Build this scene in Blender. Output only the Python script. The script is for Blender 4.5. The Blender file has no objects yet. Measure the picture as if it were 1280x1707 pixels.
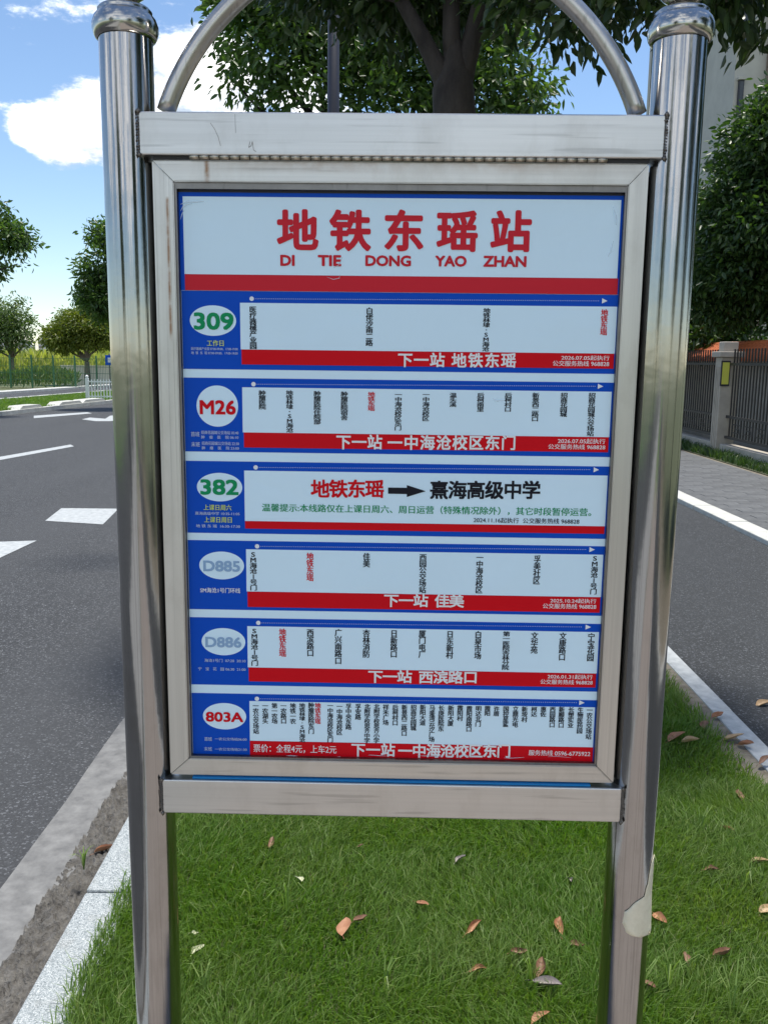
import bpy, bmesh, math, random
import numpy as np
from mathutils import Vector, Matrix

# ------------------------------------------------------------------ camera, sky, sun, exposure
F_PX, W_PX, H_PX = 1490.0, 1280.0, 1707.0
PITCH, ROLL, CAM_H = math.radians(9.64), math.radians(0.67), 1.6
scene = bpy.context.scene
col = scene.collection

def cam_axes():
    cp, sp, c, s = math.cos(PITCH), math.sin(PITCH), math.cos(ROLL), math.sin(ROLL)
    rt, up, fw = Vector((1, 0, 0)), Vector((0, sp, cp)), Vector((0, cp, -sp))
    return c * rt + s * up, -s * rt + c * up, fw
RT, UP, FW = cam_axes()
CAM = Vector((0, 0, CAM_H))
cam_data = bpy.data.cameras.new('camera')
cam_data.sensor_fit = 'VERTICAL'
cam_data.sensor_height = 36.0
cam_data.lens = 36.0 * F_PX / H_PX
cam_data.clip_start, cam_data.clip_end = 0.05, 4000
cam = bpy.data.objects.new('camera', cam_data)
cam.matrix_world = Matrix(((RT.x, UP.x, -FW.x, 0), (RT.y, UP.y, -FW.y, 0), (RT.z, UP.z, -FW.z, CAM_H), (0, 0, 0, 1)))
col.objects.link(cam)
scene.camera = cam

def ray(px, py):
    return (FW * F_PX + RT * (px - W_PX / 2) - UP * (py - H_PX / 2)).normalized()
def ground(px, py, z=0.0):
    """where a sight line meets the level z: used to measure the place from the photograph"""
    d = ray(px, py)
    t = (z - CAM_H) / d.z
    return CAM + d * t
def at(px, py, dist):
    """point on the sight line at forward distance dist"""
    d = ray(px, py)
    return CAM + d * (dist / d.y)

SUN_AZ, SUN_EL = math.radians(35), math.radians(79)     # azimuth measured from +Y towards +X
scene.view_settings.view_transform = 'Standard'
scene.view_settings.look = 'None'
scene.view_settings.gamma = 1
scene.view_settings.exposure = 1.05
scene.view_settings.use_curve_mapping = False

world = bpy.data.worlds.new('World')
scene.world = world
world.use_nodes = True
wn, wl = world.node_tree.nodes, world.node_tree.links
wn.clear()
sky = wn.new('ShaderNodeTexSky'); sky.sky_type = 'NISHITA'; sky.sun_disc = False
sky.sun_elevation = SUN_EL; sky.sun_rotation = SUN_AZ
sky.air_density = 1.0; sky.dust_density = 0.05; sky.ozone_density = 3.5
bg = wn.new('ShaderNodeBackground'); bg.inputs['Strength'].default_value = 0.083
wl.new(sky.outputs[0], bg.inputs['Color'])
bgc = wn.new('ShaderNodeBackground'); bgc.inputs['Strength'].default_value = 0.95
tc = wn.new('ShaderNodeTexCoord')
def vmath(op, a, b=None, out=0):
    n = wn.new('ShaderNodeVectorMath'); n.operation = op
    for i, v in enumerate((a, b)):
        if v is None: continue
        if isinstance(v, (tuple, list, Vector)): n.inputs[i].default_value = tuple(v)
        else: wl.new(v, n.inputs[i])
    return n.outputs['Value'] if op == 'DOT_PRODUCT' else n.outputs[0]
def smath(op, a, b=0.0, c=0.0, clamp=False):
    n = wn.new('ShaderNodeMath'); n.operation = op; n.use_clamp = clamp
    for i, v in enumerate((a, b, c)):
        if isinstance(v, (int, float)): n.inputs[i].default_value = v
        else: wl.new(v, n.inputs[i])
    return n.outputs[0]
def wnoise(vec, scale, detail, rough=0.55):
    n = wn.new('ShaderNodeTexNoise'); n.inputs['Scale'].default_value = scale
    n.inputs['Detail'].default_value = detail; n.inputs['Roughness'].default_value = rough
    wl.new(vec, n.inputs['Vector']); return n.outputs[0]
gen = tc.outputs['Generated']
stretched = vmath('MULTIPLY', gen, (1, 1, 2.4))
n1 = wnoise(stretched, 3.1, 9, 0.58)
n2 = wnoise(stretched, 10.0, 10, 0.66)
mask = smath('MULTIPLY_ADD', n2, 1.15, smath('MULTIPLY', n1, 1.1))
# two cumulus heads stand where the photograph shows them, low over the far side of the road
heads = [(ray(px, py), size, gain) for px, py, size, gain in
         ((52, 212, 0.028, 0.30), (92, 240, 0.044, 0.34), (158, 212, 0.066, 0.42), (215, 205, 0.06, 0.30), (300, 150, 0.062, 0.42), (365, 125, 0.062, 0.34))]
# unseen cumulus heads added behind the camera to brighten the sign and beams
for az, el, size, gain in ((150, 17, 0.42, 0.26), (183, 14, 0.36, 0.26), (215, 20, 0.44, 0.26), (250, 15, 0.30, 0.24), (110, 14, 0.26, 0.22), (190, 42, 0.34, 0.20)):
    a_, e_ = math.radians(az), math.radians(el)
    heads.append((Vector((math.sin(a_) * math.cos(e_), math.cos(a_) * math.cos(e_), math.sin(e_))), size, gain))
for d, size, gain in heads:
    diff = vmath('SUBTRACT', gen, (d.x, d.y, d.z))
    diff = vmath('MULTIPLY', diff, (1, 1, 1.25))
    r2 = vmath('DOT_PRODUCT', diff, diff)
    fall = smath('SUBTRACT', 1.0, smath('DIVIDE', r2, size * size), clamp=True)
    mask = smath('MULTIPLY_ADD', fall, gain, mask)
sepz = wn.new('ShaderNodeSeparateXYZ'); wl.new(gen, sepz.inputs[0])
haze_low = smath('SUBTRACT', 1.0, smath('DIVIDE', sepz.outputs[2], 0.17), clamp=True)      # cloud thins out into the haze low down
mask = smath('MULTIPLY_ADD', haze_low, -0.5, mask)
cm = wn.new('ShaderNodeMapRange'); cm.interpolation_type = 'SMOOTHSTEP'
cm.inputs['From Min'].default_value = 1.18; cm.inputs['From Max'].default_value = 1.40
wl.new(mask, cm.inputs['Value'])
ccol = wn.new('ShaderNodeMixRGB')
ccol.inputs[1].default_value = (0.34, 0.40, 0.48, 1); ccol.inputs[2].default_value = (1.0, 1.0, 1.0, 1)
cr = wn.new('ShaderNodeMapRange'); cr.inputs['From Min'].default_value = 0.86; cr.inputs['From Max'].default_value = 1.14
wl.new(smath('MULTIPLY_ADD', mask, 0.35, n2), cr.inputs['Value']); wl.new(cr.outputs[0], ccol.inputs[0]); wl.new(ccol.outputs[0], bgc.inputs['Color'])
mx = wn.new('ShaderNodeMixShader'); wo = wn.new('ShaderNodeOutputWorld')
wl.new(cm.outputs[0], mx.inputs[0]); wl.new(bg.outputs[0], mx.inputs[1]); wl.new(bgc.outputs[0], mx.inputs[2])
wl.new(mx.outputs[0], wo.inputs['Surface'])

sun_data = bpy.data.lights.new('sun', 'SUN')
sun_data.energy = 2.75; sun_data.angle = math.radians(6.0); sun_data.color = (1.0, 0.95, 0.86)
sun = bpy.data.objects.new('sun', sun_data)
to_sun = Vector((math.sin(SUN_AZ) * math.cos(SUN_EL), math.cos(SUN_AZ) * math.cos(SUN_EL), math.sin(SUN_EL)))
sun.rotation_euler = to_sun.to_track_quat('Z', 'Y').to_euler()
sun.location = to_sun * 60
col.objects.link(sun)

random.seed(7)
rng = np.random.default_rng(11)

# ------------------------------------------------------------------ materials
class NT:
    def __init__(s, name):
        s.m = bpy.data.materials.new(name); s.m.use_nodes = True
        s.n, s.l = s.m.node_tree.nodes, s.m.node_tree.links
        s.n.clear()
        s.out = s.n.new('ShaderNodeOutputMaterial')
        s.b = s.n.new('ShaderNodeBsdfPrincipled')
        s.l.new(s.b.outputs[0], s.out.inputs['Surface'])
        s.tc = s.n.new('ShaderNodeTexCoord')
        s.obj = s.tc.outputs['Object']
    def set(s, **k):
        for key, v in k.items():
            s.b.inputs[key.replace('_', ' ')].default_value = v
        return s
    def scaled(s, sc, vec=None):
        mp = s.n.new('ShaderNodeMapping'); mp.inputs['Scale'].default_value = sc
        s.l.new(vec or s.obj, mp.inputs['Vector']); return mp.outputs[0]
    def noise(s, scale, detail=4, rough=0.55, vec=None, dist=0.0):
        n = s.n.new('ShaderNodeTexNoise'); n.inputs['Scale'].default_value = scale
        n.inputs['Detail'].default_value = detail; n.inputs['Roughness'].default_value = rough
        n.inputs['Distortion'].default_value = dist
        s.l.new(vec or s.obj, n.inputs['Vector']); return n.outputs[0]
    def vor(s, scale, feature='F1', vec=None, out='Distance'):
        n = s.n.new('ShaderNodeTexVoronoi'); n.inputs['Scale'].default_value = scale; n.feature = feature
        s.l.new(vec or s.obj, n.inputs['Vector']); return n.outputs[out]
    def ramp(s, fac, stops):
        r = s.n.new('ShaderNodeValToRGB'); e = r.color_ramp.elements
        while len(e) < len(stops): e.new(0.5)
        for el, (p, c) in zip(e, stops):
            el.position = p; el.color = c if len(c) == 4 else (*c, 1)
        s.l.new(fac, r.inputs[0]); return r.outputs[0]
    def rng(s, v, a, b, c=0.0, d=1.0):
        r = s.n.new('ShaderNodeMapRange')
        for k, x in zip(('From Min', 'From Max', 'To Min', 'To Max'), (a, b, c, d)): r.inputs[k].default_value = x
        s.l.new(v, r.inputs['Value']); return r.outputs[0]
    def mix(s, fac, a, b, mode='MIX'):
        m = s.n.new('ShaderNodeMixRGB'); m.blend_type = mode
        for i, v in enumerate((fac, a, b)):
            if isinstance(v, (int, float)): m.inputs[i].default_value = v
            elif isinstance(v, tuple): m.inputs[i].default_value = v if len(v) == 4 else (*v, 1)
            else: s.l.new(v, m.inputs[i])
        return m.outputs[0]
    def math(s, op, a, b=0.0, c=0.0, clamp=False):
        n = s.n.new('ShaderNodeMath'); n.operation = op; n.use_clamp = clamp
        for i, v in enumerate((a, b, c)):
            if isinstance(v, (int, float)): n.inputs[i].default_value = v
            else: s.l.new(v, n.inputs[i])
        return n.outputs[0]
    def color(s, c):
        if isinstance(c, tuple): s.b.inputs['Base Color'].default_value = (*c[:3], 1)
        else: s.l.new(c, s.b.inputs['Base Color'])
        return s
    def link(s, sock, name): s.l.new(sock, s.b.inputs[name]); return s
    def bump(s, h, strength=0.3, dist=0.01):
        n = s.n.new('ShaderNodeBump'); n.inputs['Strength'].default_value = strength
        n.inputs['Distance'].default_value = dist
        s.l.new(h, n.inputs['Height']); s.l.new(n.outputs[0], s.b.inputs['Normal']); return s

def island(nt):
    g = nt.n.new('ShaderNodeNewGeometry'); return g.outputs['Random Per Island']

def steel(name, streak, rough, base=(0.60, 0.59, 0.57), bumps=0.12, dirt=0.35):
    t = NT(name).set(Metallic=1.0)
    fine = t.noise(1.0, 3, 0.6, t.scaled(streak))
    broad = t.noise(3.0, 5, 0.6)
    thin = t.noise(1.0, 2, 0.5, t.scaled((streak[0] * 3.1, streak[1] * 3.1, streak[2] * .6)))
    dirtm = t.rng(t.noise(9.0, 6, 0.7, t.scaled((1, 1, 0.5))), 0.50, 0.78)
    c = t.mix(t.math('MULTIPLY', dirtm, dirt), (*base, 1), (base[0] * .52, base[1] * .48, base[2] * .42, 1))
    c = t.mix(t.rng(fine, 0.35, 0.65, 0.0, 0.30), c, (base[0] * .74, base[1] * .74, base[2] * .74, 1))
    c = t.mix(t.rng(thin, 0.60, 0.68, 0.0, 0.35), c, (base[0] * .4, base[1] * .4, base[2] * .4, 1))
    t.color(c)
    t.link(t.math('ADD', t.math('MULTIPLY', broad, 0.14), t.math('MULTIPLY_ADD', fine, 0.12, rough - 0.13)), 'Roughness')
    t.bump(t.math('MULTIPLY_ADD', fine, 0.25, t.math('MULTIPLY', broad, 1.4)), bumps, 0.005)
    return t
M = {}
M['pole'] = steel('polished_pole_steel', (130, 130, 0.9), 0.12, (0.41, 0.405, 0.40), 0.17, 0.5).m
M['cap'] = steel('cap_steel', (8, 8, 30), 0.17, (0.48, 0.465, 0.44), 0.08, 0.4).m
M['arch'] = steel('arch_steel', (40, 40, 40), 0.30, (0.50, 0.48, 0.45), 0.05, 0.3).m
M['beam'] = steel('brushed_beam_steel', (1.5, 60, 160), 0.34, (0.60, 0.60, 0.585), 0.06, 0.35).m
M['shaded_lip'] = steel('shaded_lip_steel', (40, 40, 40), 0.4, (0.24, 0.23, 0.22), 0.05, 0.4).m  # steel darkened: shade of the recess is put into its colour
M['weld'] = NT('weld').set(Metallic=1.0, Roughness=0.5, Base_Color=(0.20, 0.18, 0.16, 1)).m
M['gap'] = NT('gap_black').set(Roughness=0.7, Base_Color=(0.02, 0.02, 0.02, 1)).m
_t = NT('brass_hinge').set(Metallic=1.0, Roughness=0.38)
_t.color(_t.ramp(_t.noise(40, 5), [(0.35, (0.22, 0.15, 0.09)), (0.6, (0.52, 0.47, 0.38))])); M['hinge'] = _t.m

def ink(name, c, rough=0.42, wr=0.02):
    t = NT(name).set(Roughness=rough, Specular_IOR_Level=0.12)
    t.color(t.mix(t.rng(t.noise(7, 6, 0.65), 0.35, 0.75, 0, 0.12), (*c, 1), tuple(min(1, x * 0.80 + 0.01) for x in c) + (1,)))
    t.bump(t.math('MULTIPLY_ADD', t.noise(220, 2), 0.02, t.noise(9, 3, 0.5, dist=0.6)), 0.12, wr)
    return t.m
M['paper'] = ink('sign_paper', (0.69, 0.88, 0.99), 0.35, 0.04)
M['blue'] = ink('blue_ink', (0.001, 0.072, 0.50))
M['blue_edge'] = ink('blue_film_edge', (0.02, 0.22, 0.52), 0.3)
M['red'] = ink('red_ink', (0.64, 0.002, 0.010))
M['red_dull'] = ink('red_ink_dull', (0.60, 0.02, 0.035))
M['black'] = ink('black_ink', (0.012, 0.013, 0.02))
M['green'] = ink('green_ink', (0.006, 0.28, 0.10))
M['badge_blue'] = ink('pale_blue_ink', (0.27, 0.42, 0.62))
M['yellow'] = ink('yellow_green_ink', (0.62, 0.72, 0.14))
M['white'] = ink('white_ink', (0.80, 0.83, 0.84))
M['smallwhite'] = ink('faint_white_ink', (0.52, 0.60, 0.74))

def add_leafmat(name, cols, transl=0.35, rough=0.45):
    t = NT(name).set(Roughness=rough)
    r = island(t)
    c = t.ramp(r, [(i / (len(cols) - 1), k) for i, k in enumerate(cols)])
    c = t.mix(t.rng(t.noise(1.3, 5, 0.65), 0.35, 0.7, 0, 0.40), c, tuple(cols[-1]))
    t.color(c)
    tr = t.n.new('ShaderNodeBsdfTranslucent')
    hs = t.mix(1.0, c, (1.35, 1.5, 0.6, 1), 'MULTIPLY')
    t.l.new(hs, tr.inputs['Color'])
    ms = t.n.new('ShaderNodeMixShader'); ms.inputs[0].default_value = transl
    t.l.new(t.b.outputs[0], ms.inputs[1]); t.l.new(tr.outputs[0], ms.inputs[2])
    t.l.new(ms.outputs[0], t.out.inputs['Surface'])
    return t.m
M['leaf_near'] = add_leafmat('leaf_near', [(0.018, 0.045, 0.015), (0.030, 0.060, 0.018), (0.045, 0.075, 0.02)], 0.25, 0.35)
M['leaf_mid'] = add_leafmat('leaf_mid', [(0.045, 0.10, 0.028), (0.07, 0.135, 0.035), (0.11, 0.17, 0.045)], 0.48, 0.36)
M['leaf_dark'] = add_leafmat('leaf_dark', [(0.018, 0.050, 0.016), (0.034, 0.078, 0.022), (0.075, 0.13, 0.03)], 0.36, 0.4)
M['leaf_yellow'] = add_leafmat('leaf_yellow', [(0.08, 0.13, 0.02), (0.14, 0.18, 0.025), (0.20, 0.22, 0.03)], 0.4)
M['leaf_pale'] = add_leafmat('leaf_pale', [(0.06, 0.12, 0.035), (0.10, 0.17, 0.05), (0.16, 0.20, 0.07)], 0.4)
M['reed'] = add_leafmat('reed', [(0.30, 0.36, 0.08), (0.42, 0.45, 0.12), (0.52, 0.50, 0.18)], 0.4)
M['grass'] = add_leafmat('grass', [(0.066, 0.150, 0.012), (0.078, 0.172, 0.013), (0.090, 0.192, 0.016), (0.10, 0.208, 0.020), (0.112, 0.225, 0.025), (0.125, 0.24, 0.03), (0.15, 0.26, 0.05), (0.24, 0.28, 0.10)], 0.40, 0.5)
M['weed'] = add_leafmat('weed', [(0.14, 0.24, 0.05), (0.22, 0.30, 0.09)], 0.4, 0.5)
def dryleaf(name, a, b):
    t = NT(name).set(Roughness=0.6)
    t.color(t.ramp(t.noise(28, 5, 0.65), [(0.3, a), (0.7, b)]))
    t.bump(t.noise(60, 3), 0.3, 0.002)
    return t.m
M['dry_orange'] = dryleaf('dry_orange', (0.26, 0.10, 0.045), (0.42, 0.22, 0.12))
M['dry_tan'] = dryleaf('dry_tan', (0.36, 0.22, 0.11), (0.52, 0.38, 0.22))
M['dry_brown'] = dryleaf('dry_brown', (0.13, 0.06, 0.035), (0.28, 0.15, 0.09))
M['dry_grey'] = dryleaf('dry_grey', (0.16, 0.13, 0.13), (0.34, 0.30, 0.28))
M['dry_pale'] = dryleaf('dry_pale', (0.40, 0.42, 0.24), (0.58, 0.58, 0.42))

def bark(name, a, b, sc=14):
    t = NT(name).set(Roughness=0.9)
    v = t.noise(sc, 6, 0.65, t.scaled((1, 1, 0.35)))
    t.color(t.ramp(v, [(0.3, a), (0.7, b)])); t.bump(v, 0.6, 0.02)
    return t.m
M['bark'] = bark('bark', (0.018, 0.014, 0.012), (0.055, 0.045, 0.038))
M['bark_pale'] = bark('bark_pale', (0.10, 0.08, 0.06), (0.20, 0.17, 0.13))

def asphalt(name, c0, c1):
    t = NT(name).set(Roughness=0.85)
    sp = t.vor(135, out='Color')
    sep = t.n.new('ShaderNodeSeparateColor'); t.l.new(sp, sep.inputs[0])
    stone = t.ramp(sep.outputs[0], [(0.0, tuple(x * .45 for x in c0)), (0.6, c0), (0.86, c1), (1.0, tuple(min(1, x * 3.6) for x in c1))])
    big = t.rng(t.noise(1.0, 6, 0.65, t.scaled((0.9, 0.16, 1))), 0.35, 0.7, 0, 0.75)
    fine = t.noise(55, 3, 0.7)
    c = t.mix(big, stone, (*c1, 1))
    c = t.mix(t.rng(fine, 0.3, 0.7, 0.0, 0.4), c, tuple(x * .55 for x in c0) + (1,))
    t.color(c)
    t.bump(t.math('MULTIPLY_ADD', t.vor(170), 0.8, fine), 0.55, 0.006)
    return t.m
M['asphalt'] = asphalt('asphalt', (0.036, 0.038, 0.042), (0.064, 0.067, 0.072))
M['asphalt_dark'] = asphalt('asphalt_right_lane', (0.027, 0.030, 0.034), (0.045, 0.049, 0.054))
def rough_mat(name, a, b, scale, bump=0.3, bd=0.005, rough=0.85, detail=6):
    t = NT(name).set(Roughness=rough)
    v = t.noise(scale, detail, 0.65)
    t.color(t.ramp(v, [(0.30, a), (0.70, b)])); t.bump(v, bump, bd)
    return t.m
M['paint'] = rough_mat('road_paint', (0.30, 0.32, 0.33), (0.50, 0.52, 0.52), 18, 0.3, 0.002, 0.6)
M['concrete'] = rough_mat('gutter_concrete', (0.11, 0.11, 0.11), (0.22, 0.22, 0.215), 16)
M['mud'] = rough_mat('gutter_mud', (0.07, 0.064, 0.058), (0.21, 0.20, 0.182), 26, 1.0, 0.04)
M['soil'] = rough_mat('soil', (0.030, 0.040, 0.014), (0.075, 0.085, 0.035), 20, 0.6, 0.01)
M['dirt'] = rough_mat('edge_dirt', (0.12, 0.10, 0.07), (0.26, 0.23, 0.18), 26, 0.6, 0.01)
M['verge'] = rough_mat('verge_grass', (0.05, 0.12, 0.02), (0.11, 0.19, 0.04), 3, 0.5, 0.05)
M['land'] = rough_mat('far_land', (0.07, 0.09, 0.035), (0.14, 0.155, 0.08), 0.4, 0.3, 0.1)
M['far_kerb'] = rough_mat('far_kerb_concrete', (0.42, 0.42, 0.39), (0.60, 0.60, 0.57), 5)
M['paver'] = rough_mat('grey_paver', (0.15, 0.15, 0.15), (0.26, 0.26, 0.25), 8)
M['paver_warm'] = rough_mat('warm_paver', (0.22, 0.19, 0.17), (0.32, 0.28, 0.25), 9)
M['wall_paint'] = rough_mat('painted_render', (0.34, 0.31, 0.27), (0.48, 0.44, 0.38), 3, 0.2, 0.005)
M['cream'] = rough_mat('cream_wall', (0.74, 0.70, 0.58), (0.86, 0.82, 0.70), 0.8, 0.1)
M['fence_iron'] = rough_mat('fence_iron', (0.022, 0.020, 0.020), (0.05, 0.045, 0.043), 25, 0.2, 0.001, 0.5)
M['green_wire'] = NT('green_wire').set(Roughness=0.5, Base_Color=(0.035, 0.14, 0.06, 1)).m
M['white_metal'] = NT('white_painted_metal').set(Roughness=0.4, Base_Color=(0.80, 0.82, 0.83, 1)).m
M['tile'] = rough_mat('orange_roof_tile', (0.36, 0.08, 0.025), (0.58, 0.17, 0.06), 9, 0.2)
M['yellow_plate'] = NT('yellow_reflector').set(Roughness=0.35, Base_Color=(0.62, 0.62, 0.10, 1)).m
M['dark_metal'] = NT('dark_blue_grey_metal').set(Roughness=0.45, Metallic=0.2, Base_Color=(0.035, 0.036, 0.05, 1)).m
M['building'] = rough_mat('building_render', (0.42, 0.40, 0.36), (0.50, 0.48, 0.43), 1.2, 0.1)
M['building_trim'] = rough_mat('building_trim', (0.20, 0.15, 0.12), (0.28, 0.22, 0.18), 2, 0.1)
M['glass'] = NT('window_glass').set(Roughness=0.08, Base_Color=(0.03, 0.04, 0.05, 1)).m
M['tower'] = rough_mat('hazed_tower', (0.50, 0.48, 0.50), (0.64, 0.60, 0.60), 0.05, 0.0)  # pale tone paints the distance haze into the walls
M['film'] = rough_mat('peeling_film', (0.66, 0.60, 0.44), (0.78, 0.72, 0.56), 40, 0.5, 0.003, 0.6)
_t = NT('granite').set(Roughness=0.75)
_v = _t.vor(380, out='Color'); _s = _t.n.new('ShaderNodeSeparateColor'); _t.l.new(_v, _s.inputs[0])
_c = _t.ramp(_s.outputs[0], [(0.0, (0.13, 0.15, 0.16)), (0.25, (0.23, 0.26, 0.27)), (0.7, (0.34, 0.37, 0.38)), (1.0, (0.54, 0.56, 0.56))])
_c = _t.mix(_t.rng(_t.noise(9, 6, 0.7), 0.52, 0.75, 0, 0.55), _c, (0.26, 0.26, 0.24, 1))
_t.color(_c); _t.bump(_t.noise(70, 4), 0.35, 0.004); M['granite'] = _t.m

# ------------------------------------------------------------------ mesh helpers
def link(name, me, mat=None, parent=None, loc=None):
    o = bpy.data.objects.new(name, me)
    col.objects.link(o)
    if mat is not None and not me.materials: me.materials.append(mat)
    if parent is not None: o.parent = parent
    if loc is not None: o.location = loc
    return o
def tag(o, label=None, cat=None, group=None, kind=None):
    if label: o['label'] = label
    if cat: o['category'] = cat
    if group: o['group'] = group
    if kind: o['kind'] = kind
    return o
def empty(name, loc, rz=0.0):
    o = bpy.data.objects.new(name, None); o.location = loc; o.rotation_euler = (0, 0, rz)
    o.empty_display_size = 0.2
    col.objects.link(o); return o
def np_mesh(name, verts, faces, smooth=False):
    """verts (n,3) array, faces (m,k) array with one k"""
    verts = np.asarray(verts, dtype=np.float32); faces = np.asarray(faces, dtype=np.int32)
    me = bpy.data.meshes.new(name)
    m, k = faces.shape
    me.vertices.add(len(verts)); me.vertices.foreach_set('co', verts.ravel())
    me.loops.add(m * k); me.loops.foreach_set('vertex_index', faces.ravel())
    me.polygons.add(m)
    me.polygons.foreach_set('loop_start', np.arange(0, m * k, k, dtype=np.int32))
    me.polygons.foreach_set('loop_total', np.full(m, k, dtype=np.int32))
    if smooth: me.polygons.foreach_set('use_smooth', np.ones(m, dtype=bool))
    me.update(calc_edges=True); return me

class MB:
    def __init__(s): s.v, s.f, s.sm = [], [], []
    def add(s, vs, fs, smooth=False):
        o = len(s.v); s.v += [tuple(v) for v in vs]
        s.f += [tuple(i + o for i in f) for f in fs]; s.sm += [smooth] * len(fs); return s
    def box(s, x0, x1, y0, y1, z0, z1, b=0.0):
        if b <= 0:
            vs = [(x0, y0, z0), (x1, y0, z0), (x1, y1, z0), (x0, y1, z0), (x0, y0, z1), (x1, y0, z1), (x1, y1, z1), (x0, y1, z1)]
            return s.add(vs, [(0, 3, 2, 1), (4, 5, 6, 7), (0, 1, 5, 4), (1, 2, 6, 5), (2, 3, 7, 6), (3, 0, 4, 7)])
        bm = bmesh.new()
        bmesh.ops.create_cube(bm, size=1)
        for v in bm.verts:
            v.co = Vector(((x0 + x1) / 2 + v.co.x * (x1 - x0), (y0 + y1) / 2 + v.co.y * (y1 - y0), (z0 + z1) / 2 + v.co.z * (z1 - z0)))
        bmesh.ops.bevel(bm, geom=bm.edges[:], offset=b, segments=2, affect='EDGES', profile=0.5)
        bm.verts.index_update()
        s.add([v.co[:] for v in bm.verts], [[v.index for v in f.verts] for f in bm.faces])
        bm.free(); return s
    def prism(s, poly, d0, d1, plane='xz'):
        """poly in the x-z plane pushed from y=d0 to y=d1"""
        n = len(poly)
        vs = [(x, d0, z) for x, z in poly] + [(x, d1, z) for x, z in poly]
        fs = [tuple(range(n)), tuple(range(2 * n - 1, n - 1, -1))] + [(i, n + i, n + (i + 1) % n, (i + 1) % n) for i in range(n)]
        return s.add(vs, fs)
    def tube(s, pts, rad, sides=12, caps=True):
        pts = [Vector(p) for p in pts]; n = len(pts)
        if isinstance(rad, (int, float)): rad = [rad] * n
        o = len(s.v); ref = None
        for i, p in enumerate(pts):
            t = (pts[min(i + 1, n - 1)] - pts[max(i - 1, 0)]).normalized()
            if ref is None: ref = t.orthogonal().normalized()
            ref = (ref - t * ref.dot(t)).normalized(); bi = t.cross(ref)
            for k in range(sides):
                a = 2 * math.pi * k / sides
                s.v.append(tuple(p + (ref * math.cos(a) + bi * math.sin(a)) * rad[i]))
        for i in range(n - 1):
            for k in range(sides):
                a, b = o + i * sides + k, o + i * sides + (k + 1) % sides
                s.f.append((a, b, b + sides, a + sides)); s.sm.append(True)
        if caps:
            s.f.append(tuple(o + k for k in range(sides - 1, -1, -1))); s.sm.append(False)
            e = o + (n - 1) * sides
            s.f.append(tuple(e + k for k in range(sides))); s.sm.append(False)
        return s
    def lathe(s, prof, cx, cy, sides=48):
        o = len(s.v); n = len(prof)
        for r, z in prof:
            for k in range(sides):
                a = 2 * math.pi * k / sides
                s.v.append((cx + r * math.cos(a), cy + r * math.sin(a), z))
        for i in range(n - 1):
            for k in range(sides):
                a, b = o + i * sides + k, o + i * sides + (k + 1) % sides
                s.f.append((a, b, b + sides, a + sides)); s.sm.append(True)
        return s
    def mesh(s, name):
        me = bpy.data.meshes.new(name); me.from_pydata(s.v, [], s.f)
        me.polygons.foreach_set('use_smooth', s.sm); me.update(); return me
    def build(s, name, mat, parent=None, loc=None):
        return link(name, s.mesh(name), mat, parent, loc)

def sheet(name, pts, z, mat, kind='structure', parent=None, off=0.0):
    me = bpy.data.meshes.new(name)
    me.from_pydata([(p[0], p[1], z) for p in pts], [], [tuple(range(len(pts)))]); me.update()
    if me.polygons[0].normal.z < 0: me.flip_normals()
    o = link(name, me, mat, parent)
    if kind and parent is None: o['kind'] = kind
    return o

# ------------------------------------------------------------------ the ground, roads, kerbs
ROAD_Z = -0.12
sheet('ground', [(-1500, -1500), (1500, -1500), (1500, 2500), (-1500, 2500)], -0.20, M['land'])
# direction of the big road: slightly to the right of the view
def far_edge(y): return -12.9 + 0.105 * (y - 10)         # far kerb of the near carriageway
ys = (-60, 0, 30, 60, 160, 400)
sheet('road', [(-1.22, -60), (-1.22, 60), (8, 160), (40, 400)] + [(far_edge(y), y) for y in reversed(ys)], ROAD_Z, M['asphalt'])
def second(y, w): return far_edge(y) - w
sheet('verge', [(far_edge(y), y) for y in ys] + [(second(y, 3.9), y) for y in reversed(ys)], -0.06, M['verge'])
sheet('second_road', [(second(y, 3.9), y) for y in ys] + [(second(y, 7.6), y) for y in reversed(ys)], -0.11, M['asphalt'])
def far_kerb(name, w0, w1, z):
    k = empty(name, (0, 0, 0)); k['kind'] = 'structure'
    y = 10.0
    while y < 64:
        x0, x1 = far_edge(y), far_edge(y + 1.98)
        b = MB()
        b.add([(x0 - w0, y, -.2), (x0 - w1, y, -.2), (x1 - w1, y + 1.98, -.2), (x1 - w0, y + 1.98, -.2),
               (x0 - w0, y, z), (x0 - w1, y, z), (x1 - w1, y + 1.98, z), (x1 - w0, y + 1.98, z)],
              [(0, 3, 2, 1), (4, 5, 6, 7), (0, 1, 5, 4), (1, 2, 6, 5), (2, 3, 7, 6), (3, 0, 4, 7)])
        b.build('kerb_stone', M['far_kerb'], k); y += 2.0
    return k
far_kerb('far_road_kerb', -0.12, 0.10, 0.0)
far_kerb('second_road_kerb', 3.85, 4.1, 0.02)
far_kerb('second_road_outer_kerb', 7.5, 8.3, 0.0)

# near gutter, mud and granite kerb
gut = MB()
yy = np.arange(-3, 30, 0.25); gx = []
for i, y in enumerate(yy):
    gx.append((-1.235 + random.uniform(-.006, .006), -1.02 + 0.03 * math.sin(y * 2.3) + random.uniform(-.015, .015)))
for i in range(len(yy) - 1):
    gut.add([(gx[i][0], yy[i], ROAD_Z + .006), (gx[i][1], yy[i], ROAD_Z + .006), (gx[i + 1][1], yy[i + 1], ROAD_Z + .006), (gx[i + 1][0], yy[i + 1], ROAD_Z + .006)], [(0, 1, 2, 3)])
tag(gut.build('gutter', M['concrete']), kind='structure')
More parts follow.
